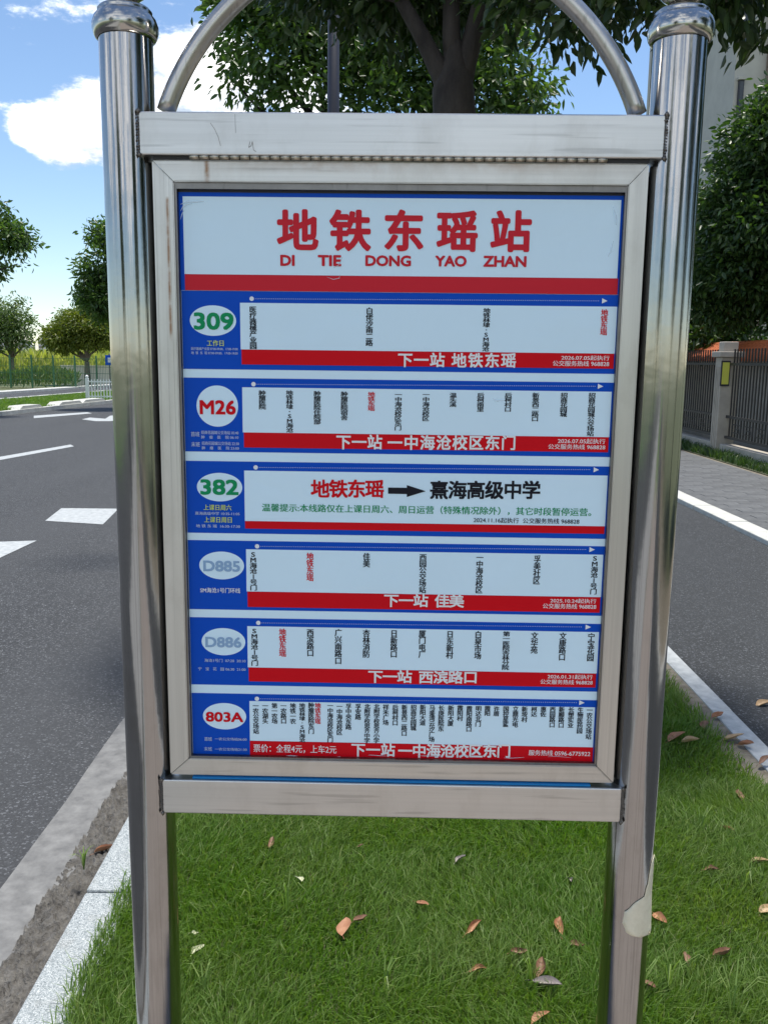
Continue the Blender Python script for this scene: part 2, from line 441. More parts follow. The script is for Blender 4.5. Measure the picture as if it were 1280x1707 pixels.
# crusted mud between gutter and kerb: an uneven sheet
nx, ny = 26, 900
X, Y = np.meshgrid(np.linspace(-1.07, -0.895, nx), np.linspace(0.5, 10.5, ny))
def fbm2(x, y, seed, octs=4, base=1.0):
    r = np.random.default_rng(seed); out = 0; amp = 1
    for o in range(octs):
        f = base * 2 ** o
        for _ in range(3):
            a, p = r.uniform(0, 2 * np.pi, 2)
            out = out + amp * np.sin(f * (np.cos(a) * x + np.sin(a) * y) * 2 * np.pi + p) / 3
        amp *= 0.6
    return out
h = fbm2(X, Y, 3, 5, 3.0)
flake = np.abs(((fbm2(X, Y, 5, 3, 6.0) * 2.2) % 1.0) - 0.15)
Z = ROAD_Z + 0.004 + 0.011 * h + 0.024 * flake + 0.028 * ((X + 1.07) / 0.175)
idx = np.arange(nx * ny).reshape(ny, nx)
quads = np.stack([idx[:-1, :-1], idx[:-1, 1:], idx[1:, 1:], idx[1:, :-1]], -1).reshape(-1, 4)
mud = link('gutter_mud', np_mesh('gutter_mud', np.stack([X, Y, Z], -1).reshape(-1, 3), quads), M['mud'])
mud['kind'] = 'stuff'; mud['label'] = 'dark crusted mud lying along the granite kerb'; mud['category'] = 'mud'
kerb = empty('granite_kerb', (-0.82, 0, 0)); kerb['kind'] = 'structure'
kj = ground(190, 1485, 0).y
y = kj - 4.0
while y < 34:
    b = MB().box(-0.072, 0.072, 0.002, 0.993, -0.2, 0.0, 0.006)
    o = b.build('kerb_stone', M['granite'], kerb, (random.uniform(-.003, .003), y, random.uniform(-.003, .002))); y += 1.0

# median lawn
def soil_strip(name, x0, x1, y0, y1, z, mat): return sheet(name, [(x0, y0), (x1, y0), (x1, y1), (x0, y1)], z, mat)
soil_strip('median_soil', -0.76, 1.50, 1.40, 60, -0.02, M['soil'])
soil_strip('median_dirt_edge', 1.40, 1.60, -3, 60, -0.012, M['dirt'])
soil_strip('cycle_lane', 1.60, 3.52, -60, 60, -0.03, M['asphalt_dark'])
# flush white stones edging the lawn on the right
wk = empty('lawn_edging', (1.60, 0, 0)); wk['kind'] = 'structure'
y = -3.0
while y < 40:
    MB().box(-0.048, 0.048, 0.001, 0.997, -0.1, -0.008, 0.004).build('kerb_stone', M['paint'], wk, (random.uniform(-.002, .002), y, random.uniform(-.002, .002))); y += 1.0
rk = empty('footpath_kerb', (3.60, 0, 0)); rk['kind'] = 'structure'
y = -3.0
while y < 40:
    MB().box(-0.10, 0.12, 0.003, 0.992, -0.12, 0.02, 0.008).build('kerb_stone', M['far_kerb'], rk, (random.uniform(-.004, .004), y, random.uniform(-.004, .004))); y += 1.0
# footpath of pavers
fp = sheet('footpath', [(3.70, -30), (5.7, -30), (5.7, 60), (3.70, 60)], -0.012, M['dirt'])
pv = []
for k in range(4):
    b = MB().box(-0.1955, 0.1955, -0.0955, 0.0955, -0.03, 0.012, 0.003); me = b.mesh('paver')
    me.materials.append(rough_mat('grey_paver_%s' % 'abcd'[k], tuple(x * (0.9 + .06 * k) for x in (.070, .074, .08)), tuple(x * (0.9 + .06 * k) for x in (.13, .135, .14)), 8)); pv.append(me)
half = MB().box(-0.0915, 0.0915, -0.0955, 0.0955, -0.03, 0.012, 0.003).mesh('paver'); half.materials.append(pv[1].materials[0])
row = 0; y = 8.0
while y < 20.0:
    for c in range(4):
        x = 3.93 + c * 0.395 + (0.19 if row % 2 else 0)
        link('paver', random.choice(pv), None, fp, (x, y, random.uniform(-.007, -0.004)))
    link('paver', half, None, fp, (3.73 + .0935 if row % 2 else 5.311 + .0975, y, -.0055))
    y += 0.194; row += 1
weedstrip = soil_strip('fence_verge', 5.62, 7.4, -30, 60, 0.0, M['soil'])
# paved stop platform behind the camera, and what lies beyond it
sheet('bus_stop_paving', [(-0.9, -9), (1.55, -9), (1.55, 1.42), (-0.9, 1.42)], -0.006, M['paver_warm'])
soil_strip('rear_lawn', -0.76, 1.50, -60, -9, -0.02, M['verge'])

bounce_mat = rough_mat('bounce_concrete', (0.24, 0.24, 0.235), (0.34, 0.34, 0.33), 2)
sheet('bounce_slab', [(-4.6, -26), (-1.22, -26), (-1.22, -0.6), (-4.6, -0.6)], ROAD_Z + .004, bounce_mat)  # unseen pale slab added to bounce light onto the sign front
# painted markings on the road (each measured from the photograph)
def mark(name, quad, label, z=ROAD_Z + .004):
    pts = [ground(px, py, z) for px, py in quad]
    o = sheet(name, [(p.x, p.y) for p in pts], z, M['paint'], kind='structure')
    return o
rm = [mark('road_marking', [(76, 868), (103, 847), (198, 848), (172, 874)], ''),
      mark('road_marking', [(-60, 945), (-30, 904), (62, 901), (0, 930)], ''),
      mark('road_marking', [(-60, 778), (-60, 772), (118, 741), (124, 744)], ''),
      mark('road_marking', [(57, 697), (57, 693), (146, 687), (154, 689)], ''),
      mark('road_marking', [(-160, 1010), (-110, 960), (-40, 960), (-90, 1010)], '')]
# direction arrow: shaft and head
mark('road_arrow', [(137, 699), (150, 696), (176, 698), (184, 693), (215, 690), (230, 697), (184, 702), (160, 702)], '')

# ------------------------------------------------------------------ grass
def blades(x0, x1, y0, y1, n, hmin, hmax, wid, edge=0.0, zoff=-0.02, taper=None):
    x = rng.uniform(x0, x1, n); y = rng.uniform(y0, y1, n)
    if edge:
        keep = (x > x0 + 0.05 + edge * (0.5 + 0.5 * fbm2(x * 0, y, 21, 3, 1.3)) * rng.random(n) ** 0.5) & (x < x1 - edge * rng.random(n))
        x, y = x[keep], y[keep]
    n = len(x)
    patch = fbm2(x, y, 9, 3, 0.9)
    hgt = rng.uniform(hmin, hmax, n) * (1 + 0.22 * patch)
    w = wid * rng.uniform(0.6, 1.3, n)
    a = rng.uniform(0, 2 * np.pi, n)
    flow = 2.5 * fbm2(x, y, 14, 2, 1.1)
    lean = flow + rng.normal(0, 1.2, n)
    k = rng.uniform(0.15, 0.95, n) * hgt
    dx, dy = np.cos(lean) * k, np.sin(lean) * k
    wx, wy = np.cos(a) * w, np.sin(a) * w
    z = np.full(n, zoff)
    V = np.empty((n, 5, 3), dtype=np.float32)
    V[:, 0] = np.stack([x - wx, y - wy, z], 1); V[:, 1] = np.stack([x + wx, y + wy, z], 1)
    mx, my = x + dx * 0.35, y + dy * 0.35
    V[:, 2] = np.stack([mx - wx * .75, my - wy * .75, z + hgt * .6], 1); V[:, 3] = np.stack([mx + wx * .75, my + wy * .75, z + hgt * .6], 1)
    V[:, 4] = np.stack([x + dx, y + dy, z + hgt * (1.0 - 0.25 * (k / hgt))], 1)
    base = np.arange(n)[:, None] * 5
    Fc = np.concatenate([base + np.array([[0, 1, 3]]), base + np.array([[0, 3, 2]]), base + np.array([[2, 3, 4]])], 0)
    return V.reshape(-1, 3), Fc
Vs, Fs, off = [], [], 0
for args in ((-0.86, 1.52, 1.55, 3.3, 150000, 0.035, 0.075, 0.0017, 0.10),
             (-0.84, 1.50, 3.3, 6.0, 110000, 0.035, 0.075, 0.0024, 0.10),
             (-0.82, 1.48, 6.0, 12.0, 60000, 0.04, 0.08, 0.0045, 0.10),
             (-0.82, 1.48, 12.0, 30.0, 30000, 0.05, 0.09, 0.010, 0.10),
             (-0.80, 1.48, 1.38, 1.55, 9000, 0.035, 0.07, 0.002, 0.10)):
    v, f = blades(*args); Vs.append(v); Fs.append(f + off); off += len(v)
g = link('grass', np_mesh('grass', np.concatenate(Vs), np.concatenate(Fs)), M['grass'])
tag(g, 'fine green lawn grass covering the median around the sign', 'grass', kind='stuff')
v, f = blades(5.65, 6.1, 8.0, 22.0, 8000, 0.05, 0.20, 0.008, 0, 0.0)
g = link('weeds', np_mesh('weeds', v, f), M['leaf_dark'])
tag(g, 'low ragged weeds along the foot of the iron fence', 'weeds', kind='stuff')

v, f = blades(-3.7, -0.1, 22.0, 46.0, 42000, 0.06, 0.16, 0.012, 0, -0.06)
v[:, 0] += -12.9 + 0.105 * (v[:, 1] - 10)
g = link('verge_grass', np_mesh('verge_grass', v, f), M['grass'])
tag(g, 'bright mown grass of the verge across the road', 'grass', kind='stuff')

# ------------------------------------------------------------------ leaves and trees
def leaf_cloud(centres, dirs, size, ratio=0.36, droop=0.5, jitter=0.7):
    n = len(centres)
    d = dirs + rng.normal(0, jitter, (n, 3)); d[:, 2] -= droop
    d /= np.linalg.norm(d, axis=1)[:, None] + 1e-9
    s = rng.normal(0, 1, (n, 3)); s -= (s * d).sum(1)[:, None] * d
    s /= np.linalg.norm(s, axis=1)[:, None] + 1e-9
    u = np.cross(d, s)
    L = size * rng.uniform(0.65, 1.2, n)[:, None]; Wd = L * ratio * 0.5
    fold = rng.uniform(0.05, 0.35, n)[:, None]
    V = np.empty((n, 6, 3), dtype=np.float32); c = centres
    V[:, 0] = c
    V[:, 1] = c + d * L * .30 + s * Wd + u * Wd * fold
    V[:, 2] = c + d * L * .65 + s * Wd * .85 + u * (Wd * fold - L * .04)
    V[:, 3] = c + d * L - u * L * .10
    V[:, 4] = c + d * L * .65 - s * Wd * .85 + u * (Wd * fold - L * .04)
    V[:, 5] = c + d * L * .30 - s * Wd + u * Wd * fold
    b = np.arange(n)[:, None] * 6
    Fc = np.concatenate([b + np.array([[0, 1, 2, 3]]), b + np.array([[0, 3, 4, 5]])], 0)
    return V.reshape(-1, 3), Fc
def crown_points(clusters, n_sprigs, per, spread, shell=0.55, gap=0.0):
    vols = np.array([c[1][0] * c[1][1] * c[1][2] for c in clusters]) ** 0.8; vols /= vols.sum()
    C, D = [], []
    for (cen, rad), share in zip(clusters, vols):
        m = max(4, int(n_sprigs * share))
        dr = rng.normal(0, 1, (m, 3)); dr /= np.linalg.norm(dr, axis=1)[:, None]
        rr = shell + (1 - shell) * rng.random(m) ** 0.6
        rr *= 1 + 0.16 * fbm2(dr[:, 0] * 1.2, dr[:, 1] + dr[:, 2] * 1.3, int(abs(cen[0] * 100)) % 997, 2, 0.9)
        P = np.array(cen) + dr * rr[:, None] * np.array(rad)
        if gap > 0:
            keep = (fbm2(P[:, 0] * .9 + P[:, 2], P[:, 1] * .9 - P[:, 2] * .7, 77, 3, 0.45) + 1.2 * rng.random(m)) > gap
            P, dr = P[keep], dr[keep]; m = len(P)
        cc = np.repeat(P, per, 0) + rng.normal(0, spread, (m * per, 3)) * np.array([1, 1, .7])
        C.append(cc); D.append(np.repeat(dr, per, 0))
    return np.concatenate(C), np.concatenate(D)
def tree(name, label, base, trunk, limbs, clusters, n_sprigs, per, spread, size, leafmat, barkmat='bark', shell=0.5, gap=0.0,
         droop=0.5, group=None, ratio=0.36, cat='tree'):
    root = empty(name, base); tag(root, label, cat, group)
    bv = np.array(base)
    if trunk:
        pts, rads = trunk
        MB().tube([Vector(p) - Vector(base) for p in pts], rads, 14).build('trunk', M[barkmat], root)
    for pts, r0, r1 in limbs:
        pp = [Vector(p) - Vector(base) for p in pts]; k = len(pp)
        MB().tube(pp, [r0 + (r1 - r0) * i / (k - 1) for i in range(k)], 8).build('branch', M[barkmat], root)
    C, D = crown_points(clusters, n_sprigs, per, spread, shell, gap)
    V, Fc = leaf_cloud(C - bv, D, size, ratio, droop)
    link('crown', np_mesh('crown', V, Fc), M[leafmat], root)
    return root
def bent(a, b, k=5, amp=0.12):
    a, b = Vector(a), Vector(b); L = (b - a).length; out = []
    for i in range(k + 1):
        t = i / k; j = Vector((random.uniform(-1, 1), random.uniform(-1, 1), random.uniform(-.5, .5))) * amp * L * (0 if i in (0, k) else .5)
        out.append(a.lerp(b, t) + j + Vector((0, 0, amp * L * math.sin(t * math.pi) * .6)))
    return out
def auto_limbs(fork, clusters, r0, r1, amp=0.12): return [(bent(fork, c, 5, amp), r0, r1) for c, r in clusters]

# the near tree behind the sign: a trunk that splits in three, crown over the top of the picture
TD = 4.9
tb = at(757, 190, TD); base = (tb.x, TD, -0.03)
fork = at(752, 128, TD); f2 = at(775, 100, TD)
near_cl = []
for px, py, d, r in ((640, -130, 5.3, .7), (800, -160, 5.2, .7), (960, -110, 4.9, .5), (1120, -105, 4.5, .45), (1280, -95, 4.6, .45),
                     (590, -40, 5.3, .34), (650, -20, 5.1, .24), (955, 20, 4.3, .20), (910, -30, 4.5, .30), (1040, -60, 4.2, .28), (1170, -62, 4.0, .30), (1250, -52, 4.0, .28), (1340, -40, 4.2, .34),
                     (700, -60, 5.6, .5), (850, -260, 5.7, .8), (600, -300, 5.9, .8), (1060, -260, 5.4, .6), (750, -380, 6.0, .9)):
    p = at(px, py, d); near_cl.append(((p.x, p.y, p.z), (r * 1.25, r * 1.25, r * .8)))
limbs = [([at(750, 165, TD), at(738, 130, TD), at(722, 98, TD), at(700, 55, TD), at(668, 0, TD), at(610, -90, 5.0)], 0.062, 0.028),
         ([at(757, 118, TD), at(752, 60, TD), at(752, 0, TD), at(770, -160, 4.8)], 0.052, 0.036),
         ([at(762, 165, TD), at(774, 115, TD), at(788, 60, TD), at(802, 0, TD - .05), at(850, -150, 4.6)], 0.064, 0.035),
         (bent(at(610, -90, 5.0), at(590, -200, 5.4), 4, .08), 0.03, 0.01), (bent(at(668, 0, TD), at(560, -15, 5.3), 4, .08), 0.02, 0.008),
         (bent(at(850, -150, 4.6), at(1120, -110, 4.2), 5, .08), 0.03, 0.01), (bent(at(850, -150, 4.6), at(955, 0, 4.3), 4, .06), 0.016, 0.006),
         (bent(at(1120, -110, 4.2), at(1280, -60, 4.2), 4, .05), 0.012, 0.006)]
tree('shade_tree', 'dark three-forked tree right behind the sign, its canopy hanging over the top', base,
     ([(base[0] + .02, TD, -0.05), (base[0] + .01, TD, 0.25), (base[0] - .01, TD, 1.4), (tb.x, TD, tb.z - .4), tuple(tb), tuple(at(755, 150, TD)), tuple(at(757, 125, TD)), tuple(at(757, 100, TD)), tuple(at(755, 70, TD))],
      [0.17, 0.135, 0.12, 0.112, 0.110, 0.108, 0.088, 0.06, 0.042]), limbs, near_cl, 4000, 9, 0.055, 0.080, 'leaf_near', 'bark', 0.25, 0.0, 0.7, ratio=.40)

# second median tree, further on, its leafy crown filling the arch
cl2 = []
for px, py, d, r in ((405, 15, 12.1, .42), (450, -30, 12.2, .6), (450, 95, 12, .75), (560, 60, 12.4, 1.0), (430, 20, 12.2, .7), (660, 110, 12.2, .95), (760, 60, 12.5, .9), (840, 120, 12, .62), (520, 170, 12, .8), (640, 200, 12, .8), (780, 185, 12, .7),
                     (880, 165, 11.9, .36), (905, 190, 11.9, .22), (395, 140, 11.9, .40), (420, 195, 11.9, .30), (700, -20, 12.6, .9), (540, -40, 12.4, .9), (840, 30, 12.4, .45), (650, 290, 12.2, .7), (520, 270, 12.1, .55), (770, 270, 12.2, .5)):
    p = at(px, py, d); cl2.append(((p.x, p.y, p.z), (r, r * 1.1, r * .8)))
b2 = (-0.05, 12.3, -0.03)
tree('median_tree', 'full green leafy tree on the median seen through the sign arch behind the lamp post', b2,
     ([(b2[0], 12.3, -.05), (b2[0] + .05, 12.3, 1.2), (b2[0], 12.3, 2.6), (b2[0] + .02, 12.3, 3.4)], [0.15, 0.11, 0.10, 0.09]),
     auto_limbs((b2[0], 12.3, 3.3), cl2[:14], 0.05, 0.012), cl2, 4300, 8, 0.10, 0.125, 'leaf_mid', 'bark', 0.15, 0.08, 0.8)

# trees beyond the fence on the right
def simple_tree(name, label, base, height, spread_r, crown_z, n, leafmat, size, group=None, k=9, seed=1, per=7, bark_='bark', trunk_r=0.14, gap=0.0, shell=.4, flat=.72):
    r = random.Random(seed); cl = []
    for i in range(k):
        a = 2 * math.pi * i / k + r.uniform(-.3, .3); q = spread_r * r.uniform(.25, .68)
        zz = crown_z + (height - crown_z) * r.uniform(.18, .82)
        rr = spread_r * r.uniform(.32, .52)
        cl.append(((base[0] + math.cos(a) * q, base[1] + math.sin(a) * q, zz), (rr, rr, rr * flat)))
    rr = spread_r * .55
    cl.append(((base[0], base[1], height - rr * .7), (rr, rr, rr * .8)))
    cl.append(((base[0], base[1], (crown_z + height) / 2), (rr * 1.2, rr * 1.2, rr)))
    fz = crown_z * 0.85
    tr = ([(base[0], base[1], base[2] - .05), (base[0] + r.uniform(-.1, .1), base[1], base[2] + fz * .5), (base[0], base[1], fz)], [trunk_r * 1.3, trunk_r, trunk_r * .85])
    return tree(name, label, base, tr, auto_limbs((base[0], base[1], fz * .97), cl, trunk_r * .5, trunk_r * .1), cl, n, per, size * .75, size, leafmat, bark_, shell, gap, 0.55, group)
def explicit_tree(name, label, base, spec, n, leafmat, size, per=7, bark_='bark', trunk_r=.14, fork_z=2.0, gap=0.0, shell=.4, group=None):
    cl = []
    for px, py, d, r in spec:
        p = at(px, py, d); cl.append(((p.x, p.y, p.z), (r, r, r * .8)))
    tr = ([(base[0], base[1], base[2] - .05), (base[0], base[1], fork_z * .5), (base[0], base[1], fork_z)], [trunk_r * 1.3, trunk_r, trunk_r * .85])
    return tree(name, label, base, tr, auto_limbs((base[0], base[1], fork_z), cl, trunk_r * .5, trunk_r * .1), cl, n, per, size * .75, size, leafmat, bark_, shell, gap, .55, group)
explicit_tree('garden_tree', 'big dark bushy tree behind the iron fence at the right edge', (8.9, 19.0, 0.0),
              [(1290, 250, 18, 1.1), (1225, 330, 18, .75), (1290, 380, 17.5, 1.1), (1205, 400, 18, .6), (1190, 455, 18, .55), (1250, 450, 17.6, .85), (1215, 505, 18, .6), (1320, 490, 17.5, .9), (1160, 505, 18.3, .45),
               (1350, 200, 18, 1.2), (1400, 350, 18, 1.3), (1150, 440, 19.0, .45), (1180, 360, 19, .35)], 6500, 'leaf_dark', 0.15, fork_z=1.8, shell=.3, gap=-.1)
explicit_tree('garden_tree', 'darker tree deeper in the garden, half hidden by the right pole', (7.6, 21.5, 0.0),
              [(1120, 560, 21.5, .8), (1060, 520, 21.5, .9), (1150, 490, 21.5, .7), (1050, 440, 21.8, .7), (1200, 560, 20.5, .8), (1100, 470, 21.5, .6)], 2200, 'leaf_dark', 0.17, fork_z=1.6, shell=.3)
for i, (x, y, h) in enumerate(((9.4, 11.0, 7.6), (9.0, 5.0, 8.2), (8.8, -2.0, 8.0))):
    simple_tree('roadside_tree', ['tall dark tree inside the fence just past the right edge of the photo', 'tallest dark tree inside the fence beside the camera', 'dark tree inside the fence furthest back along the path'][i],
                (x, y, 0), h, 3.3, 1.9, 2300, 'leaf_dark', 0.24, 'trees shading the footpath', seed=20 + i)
for i, (x, y) in enumerate(((-9.5, -13.0), (7.5, -12.0))):
    simple_tree('rear_tree', ['round green tree behind the camera on the road side', 'round green tree behind the camera on the path side'][i],
                (x, y, -.1), 7.0, 2.8, 2.2, 1300, 'leaf_dark', 0.26, 'trees behind the stop', seed=40 + i)
# hedge/shrubs behind the fence so the garden is closed and dark
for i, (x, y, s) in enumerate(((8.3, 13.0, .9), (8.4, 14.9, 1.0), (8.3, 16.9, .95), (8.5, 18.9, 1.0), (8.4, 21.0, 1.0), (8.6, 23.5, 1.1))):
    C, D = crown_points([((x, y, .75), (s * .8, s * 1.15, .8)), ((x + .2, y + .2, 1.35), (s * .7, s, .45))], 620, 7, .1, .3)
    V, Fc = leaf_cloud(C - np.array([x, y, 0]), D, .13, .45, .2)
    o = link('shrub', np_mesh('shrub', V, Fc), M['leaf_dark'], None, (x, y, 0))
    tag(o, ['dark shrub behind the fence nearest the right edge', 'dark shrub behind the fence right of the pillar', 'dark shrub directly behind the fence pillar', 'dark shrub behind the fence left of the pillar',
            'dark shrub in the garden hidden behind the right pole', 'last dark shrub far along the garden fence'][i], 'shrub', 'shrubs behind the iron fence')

# trees across the road on the left
explicit_tree('verge_tree', 'dark leafy branches reaching in from the left edge above the road', (-13.6, 26.5, -.05),
              [(-10, 375, 26.5, .55), (20, 400, 26.3, .60), (-20, 430, 26.5, .75), (35, 385, 26.4, .28), (50, 408, 26.3, .22), (30, 440, 26.3, .28), (-90, 380, 26.5, 1.3), (-150, 400, 27, 1.4), (-80, 330, 26.5, .9), (5, 350, 26.6, .25)],
              2600, 'leaf_mid', 0.18, 8, fork_z=2.6, shell=.1, gap=.45)
explicit_tree('verge_tree', 'tall dark tree on the verge half hidden by the left pole', (-8.6, 30.5, -.05),
              [(175, 440, 30, .8), (165, 395, 30.2, .35), (150, 455, 30, .50), (145, 490, 30, .4), (175, 500, 30, .8), (200, 400, 30.4, .9), (230, 460, 30.6, 1.3), (230, 380, 31, .8), (230, 540, 30.6, .9), (180, 530, 30.2, .45), (158, 380, 30.2, .16)],
              3400, 'leaf_mid', 0.18, 8, fork_z=2.0, shell=.1, gap=.3)
explicit_tree('young_tree', 'round yellow-green tree in front of the cream wall across the road', tuple(ground(147, 640, -.1)),
              [(105, 560, 57, 1.2), (130, 540, 57, 1.2), (160, 545, 57, 1.3), (150, 562, 57, 1.0), (112, 572, 57, .8), (180, 562, 57, .9), (97, 580, 57, .4), (110, 525, 57.5, .55), (135, 522, 57, .5), (160, 520, 57, .5)],
              3300, 'leaf_yellow', 0.24, 8, 'bark_pale', .17, 1.3, shell=.2, gap=.45)
explicit_tree('young_tree', 'pale sparse tree behind the green mesh fence at the left edge', tuple(ground(23, 636, -.1)),
              [(10, 520, 60, 1.3), (25, 545, 60, 1.3), (5, 560, 60, 1.3), (35, 565, 60, .9), (-15, 530, 60, 1.5), (28, 500, 60, .6), (-30, 580, 60, 1.2), (52, 535, 60.5, .35), (55, 560, 60.5, .3)],
              2300, 'leaf_pale', 0.24, 8, 'bark_pale', .14, 1.4, shell=.2, gap=.75)
# row of trees far down the road, closing the view behind the sign
lab = ['nearest', 'second', 'third', 'fourth', 'fifth', 'sixth', 'seventh', 'last']
for i in range(8):
    x, y = -0.1 + i * .55, 20 + i * 8.0
    simple_tree('median_tree', 'green tree of the row along the median, %s beyond the sign' % lab[i], (x, y, -.03), 6.2, 2.1, 2.6, 700 if i < 3 else 420, 'leaf_mid', .2 + .03 * i, 'trees in the median row', seed=60 + i, k=7)
for i in range(7):
    x, y = 7.6 + 1.2 * i, 27 + i * 9.0
    simple_tree('garden_tree', 'dark tree of the row inside the fence, %s beyond the garden' % lab[i], (x, y, 0), 7.2, 3.0, 1.4, 750, 'leaf_dark', .30, 'trees in the garden row', seed=80 + i, k=8)
for i in range(7):
    x, y = -13 + 2.3 * i, 66 + 5.0 * i
    simple_tree('verge_tree', 'distant green tree on the far verge, %s from the left' % lab[i], (x, y, 0), 5.6, 2.8, 1.2, 420, 'leaf_pale' if i % 2 else 'leaf_mid', .46, 'trees on the far verge', seed=100 + i, k=7, bark_='bark_pale')

# reed field and low bushes beyond the mesh fence
def ridge(px0, px1, py_base, dist, hgt, n, size, matn, name, label, cat, depth=5.0, seed=3):
    a, b = at(px0, py_base, dist), at(px1, py_base, dist)
    t = rng.random(n); x = a.x + (b.x - a.x) * t; y = dist + rng.uniform(0, depth, n)
    top = hgt * (0.72 + 0.28 * fbm2(x, y * .3, seed, 3, .12))
    z = -.2 + top * rng.random(n) ** .6
    D = np.stack([rng.normal(0, .35, n), rng.normal(0, .35, n), np.ones(n)], 1)
    V, Fc = leaf_cloud(np.stack([x, y, z], 1), D, size, .22, -.3, .35)
    o = link(name, np_mesh(name, V, Fc), M[matn]); tag(o, label, cat, kind='stuff'); return o
ridge(-260, 330, 600, 64, 2.3, 15000, .7, 'reed', 'reeds', 'bright yellow-green reeds filling the field beyond the mesh fence', 'reeds', 16)
ridge(-260, 110, 600, 50.2, 1.35, 5000, .34, 'leaf_pale', 'climbing_plants', 'green climbing growth just behind the mesh fence at left', 'undergrowth', 2.5, 8)

# cream wall beyond the fence
wl_ = MB()
p0, p1 = at(84, 630, 56), at(330, 630, 56)
wl_.box(p0.x, p1.x, 58, 58.25, -.2, .95).box(p0.x - .05, p1.x + .05, 57.95, 58.3, .95, 1.05)
tag(wl_.build('garden_wall', M['cream']), 'long cream coloured wall behind the mesh fence across the road', 'wall')

# green mesh fence
fx0, fx1 = at(-60, 640, 48).x, at(230, 640, 48).x
mf = empty('mesh_fence', (fx0, 48.5, -.1)); tag(mf, 'green wire mesh fence on posts along the far side of the second road', 'fence')
npan = 8; pw = (fx1 - fx0) / npan
post = MB().box(-.035, .035, -.035, .035, 0, 1.75, .005).mesh('post'); post.materials.append(M['green_wire'])
wire = MB()
for k in range(int(pw / .085)): wire.box(.05 + k * .085, .065 + k * .085, -.004, .004, .08, 1.6)
for zz in (.1, .45, .8, 1.15, 1.58): wire.box(.04, pw - .04, -.010, -.0042, zz, zz + .02)
wire = wire.mesh('wire_panel'); wire.materials.append(M['green_wire'])
for k in range(npan + 1):
    link('post', post, None, mf, (k * pw, 0, 0))
    if k < npan: link('wire_panel', wire, None, mf, (k * pw, 0, 0))

# white railing beside the second road
r0 = ground(147, 668, -.06); r1x = at(330, 668, r0.y).x
rl = empty('white_railing', (r0.x, r0.y, -.06)); tag(rl, 'white picket railing starting beside the left pole on the far verge', 'railing')
L = r1x - r0.x
MB().box(-.06, .06, -.06, .06, 0, .86, .01).lathe([(.0, .98), (.05, .95), (.065, .91), (.05, .87), (.03, .86)], 0, 0, 12).build('post', M['white_metal'], rl)
MB().box(.06, L, -.02, .02, .70, .75).build('rail', M['white_metal'], rl)
MB().box(.06, L, -.02, .02, .14, .19).build('rail', M['white_metal'], rl)
MB().box(-.16, .16, -.12, .12, -.02, .05, .01).build('foot', M['white_metal'], rl)
pk = MB().box(-.018, .018, -.012, .012, .06, .82).mesh('picket'); pk.materials.append(M['white_metal'])
x = .17
while x < L:
    link('picket', pk, None, rl, (x, 0.0, 0)); x += .115
# concrete humps where the far kerb is dropped
for i, (px, py) in enumerate(((62, 684), (143, 677), (205, 673))):
    p = ground(px, py, -.06); q_ = ground(px + 22, py - 2.4, -.06); w, hh = (q_ - p).length, .16
    b = MB(); b.prism([(-w, 0), (-w * .62, hh), (w * .62, hh), (w, 0)], -.22, .22)
    o = b.build('kerb_hump', M['far_kerb'], None, (p.x, p.y, -.06)); o.rotation_euler.z = math.radians(84); o.location.x = far_edge(p.y) - .15
    tag(o, ['low pale concrete hump at the left end of the far kerb', 'low pale concrete hump on the far kerb under the white railing', 'low pale concrete hump on the far kerb behind the left pole'][i], 'kerb block', 'concrete humps on the far kerb')
# slender concrete marker pillar
p = ground(54, 634, -.1)
mp = empty('concrete_pillar', (p.x, 55.0, -.1)); tag(mp, 'slender grey concrete pillar with dark panels among the reeds', 'pillar')
MB().box(-.26, .26, -.2, .2, 0, 2.95, .02).build('shaft', M['far_kerb'], mp)
for z in (1.55, 2.1, 2.6): MB().box(-.11, .11, -.215, -.198, z, z + .32).build('panel', M['dark_metal'], mp)
# blue road sign peeping out beside the left pole
p = at(183, 597, 50)
bs = empty('blue_sign', (p.x, 50, -.1)); tag(bs, 'small blue road sign on a thin post touching the left pole', 'road sign')
MB().tube([(0, 0, 0), (0, 0, 1.9)], .035, 8).build('post', M['dark_metal'], bs)
MB().box(-.22, .22, -.05, -.036, 1.25, 1.8).build('plate', M['blue'], bs)
MB().box(-.08, .08, -.056, -.0505, 1.40, 1.66).build('symbol', M['white'], bs)

# skyline of pale tower blocks
ORD = ['third from the left', 'fourth from the left, narrow', 'fifth from the left, tallest of its pair', 'sixth from the left, right of its pair', 'seventh from the left, between the young trees', 'eighth from the left', 'ninth from the left, lowest',
       'tenth, through the yellow-green tree', 'eleventh, nearest the pole', 'twelfth, at the edge of the left pole', 'second, cut by the left edge', 'first, just outside the left edge', 'last, behind the left pole']
for i, (px, top, w) in enumerate(((33, 571, 9), (45, 574, 8), (68, 566, 8), (79, 569, 7), (96, 574, 9), (112, 576, 10), (130, 573, 8), (163, 574, 9), (175, 571, 9), (192, 574, 10), (2, 574, 12), (-20, 570, 10), (225, 572, 12))):
    D = 620 + (i % 4) * 35
    a, b = at(px - w / 2, top, D), at(px + w / 2, top, D)
    t = empty('tower_block', ((a.x + b.x) / 2, D, -.2)); tag(t, 'pale grey tower block on the hazy skyline, ' + ORD[i], 'tower block', 'tower blocks on the skyline')
    hw = (b.x - a.x) / 2; H = a.z + .2
    MB().box(-hw, hw, 0, 12, 0, H).box(-hw * .4, hw * .4, 3, 9, H, H + 2.5).build('wall', M['tower'], t)
    wd = MB()
    for z in np.arange(2, H - 2, 3.0): wd.box(-hw * .8, hw * .8, -.12, -.01, z, z + 1.3)
    wd.build('window_band', M['building_trim'], t)

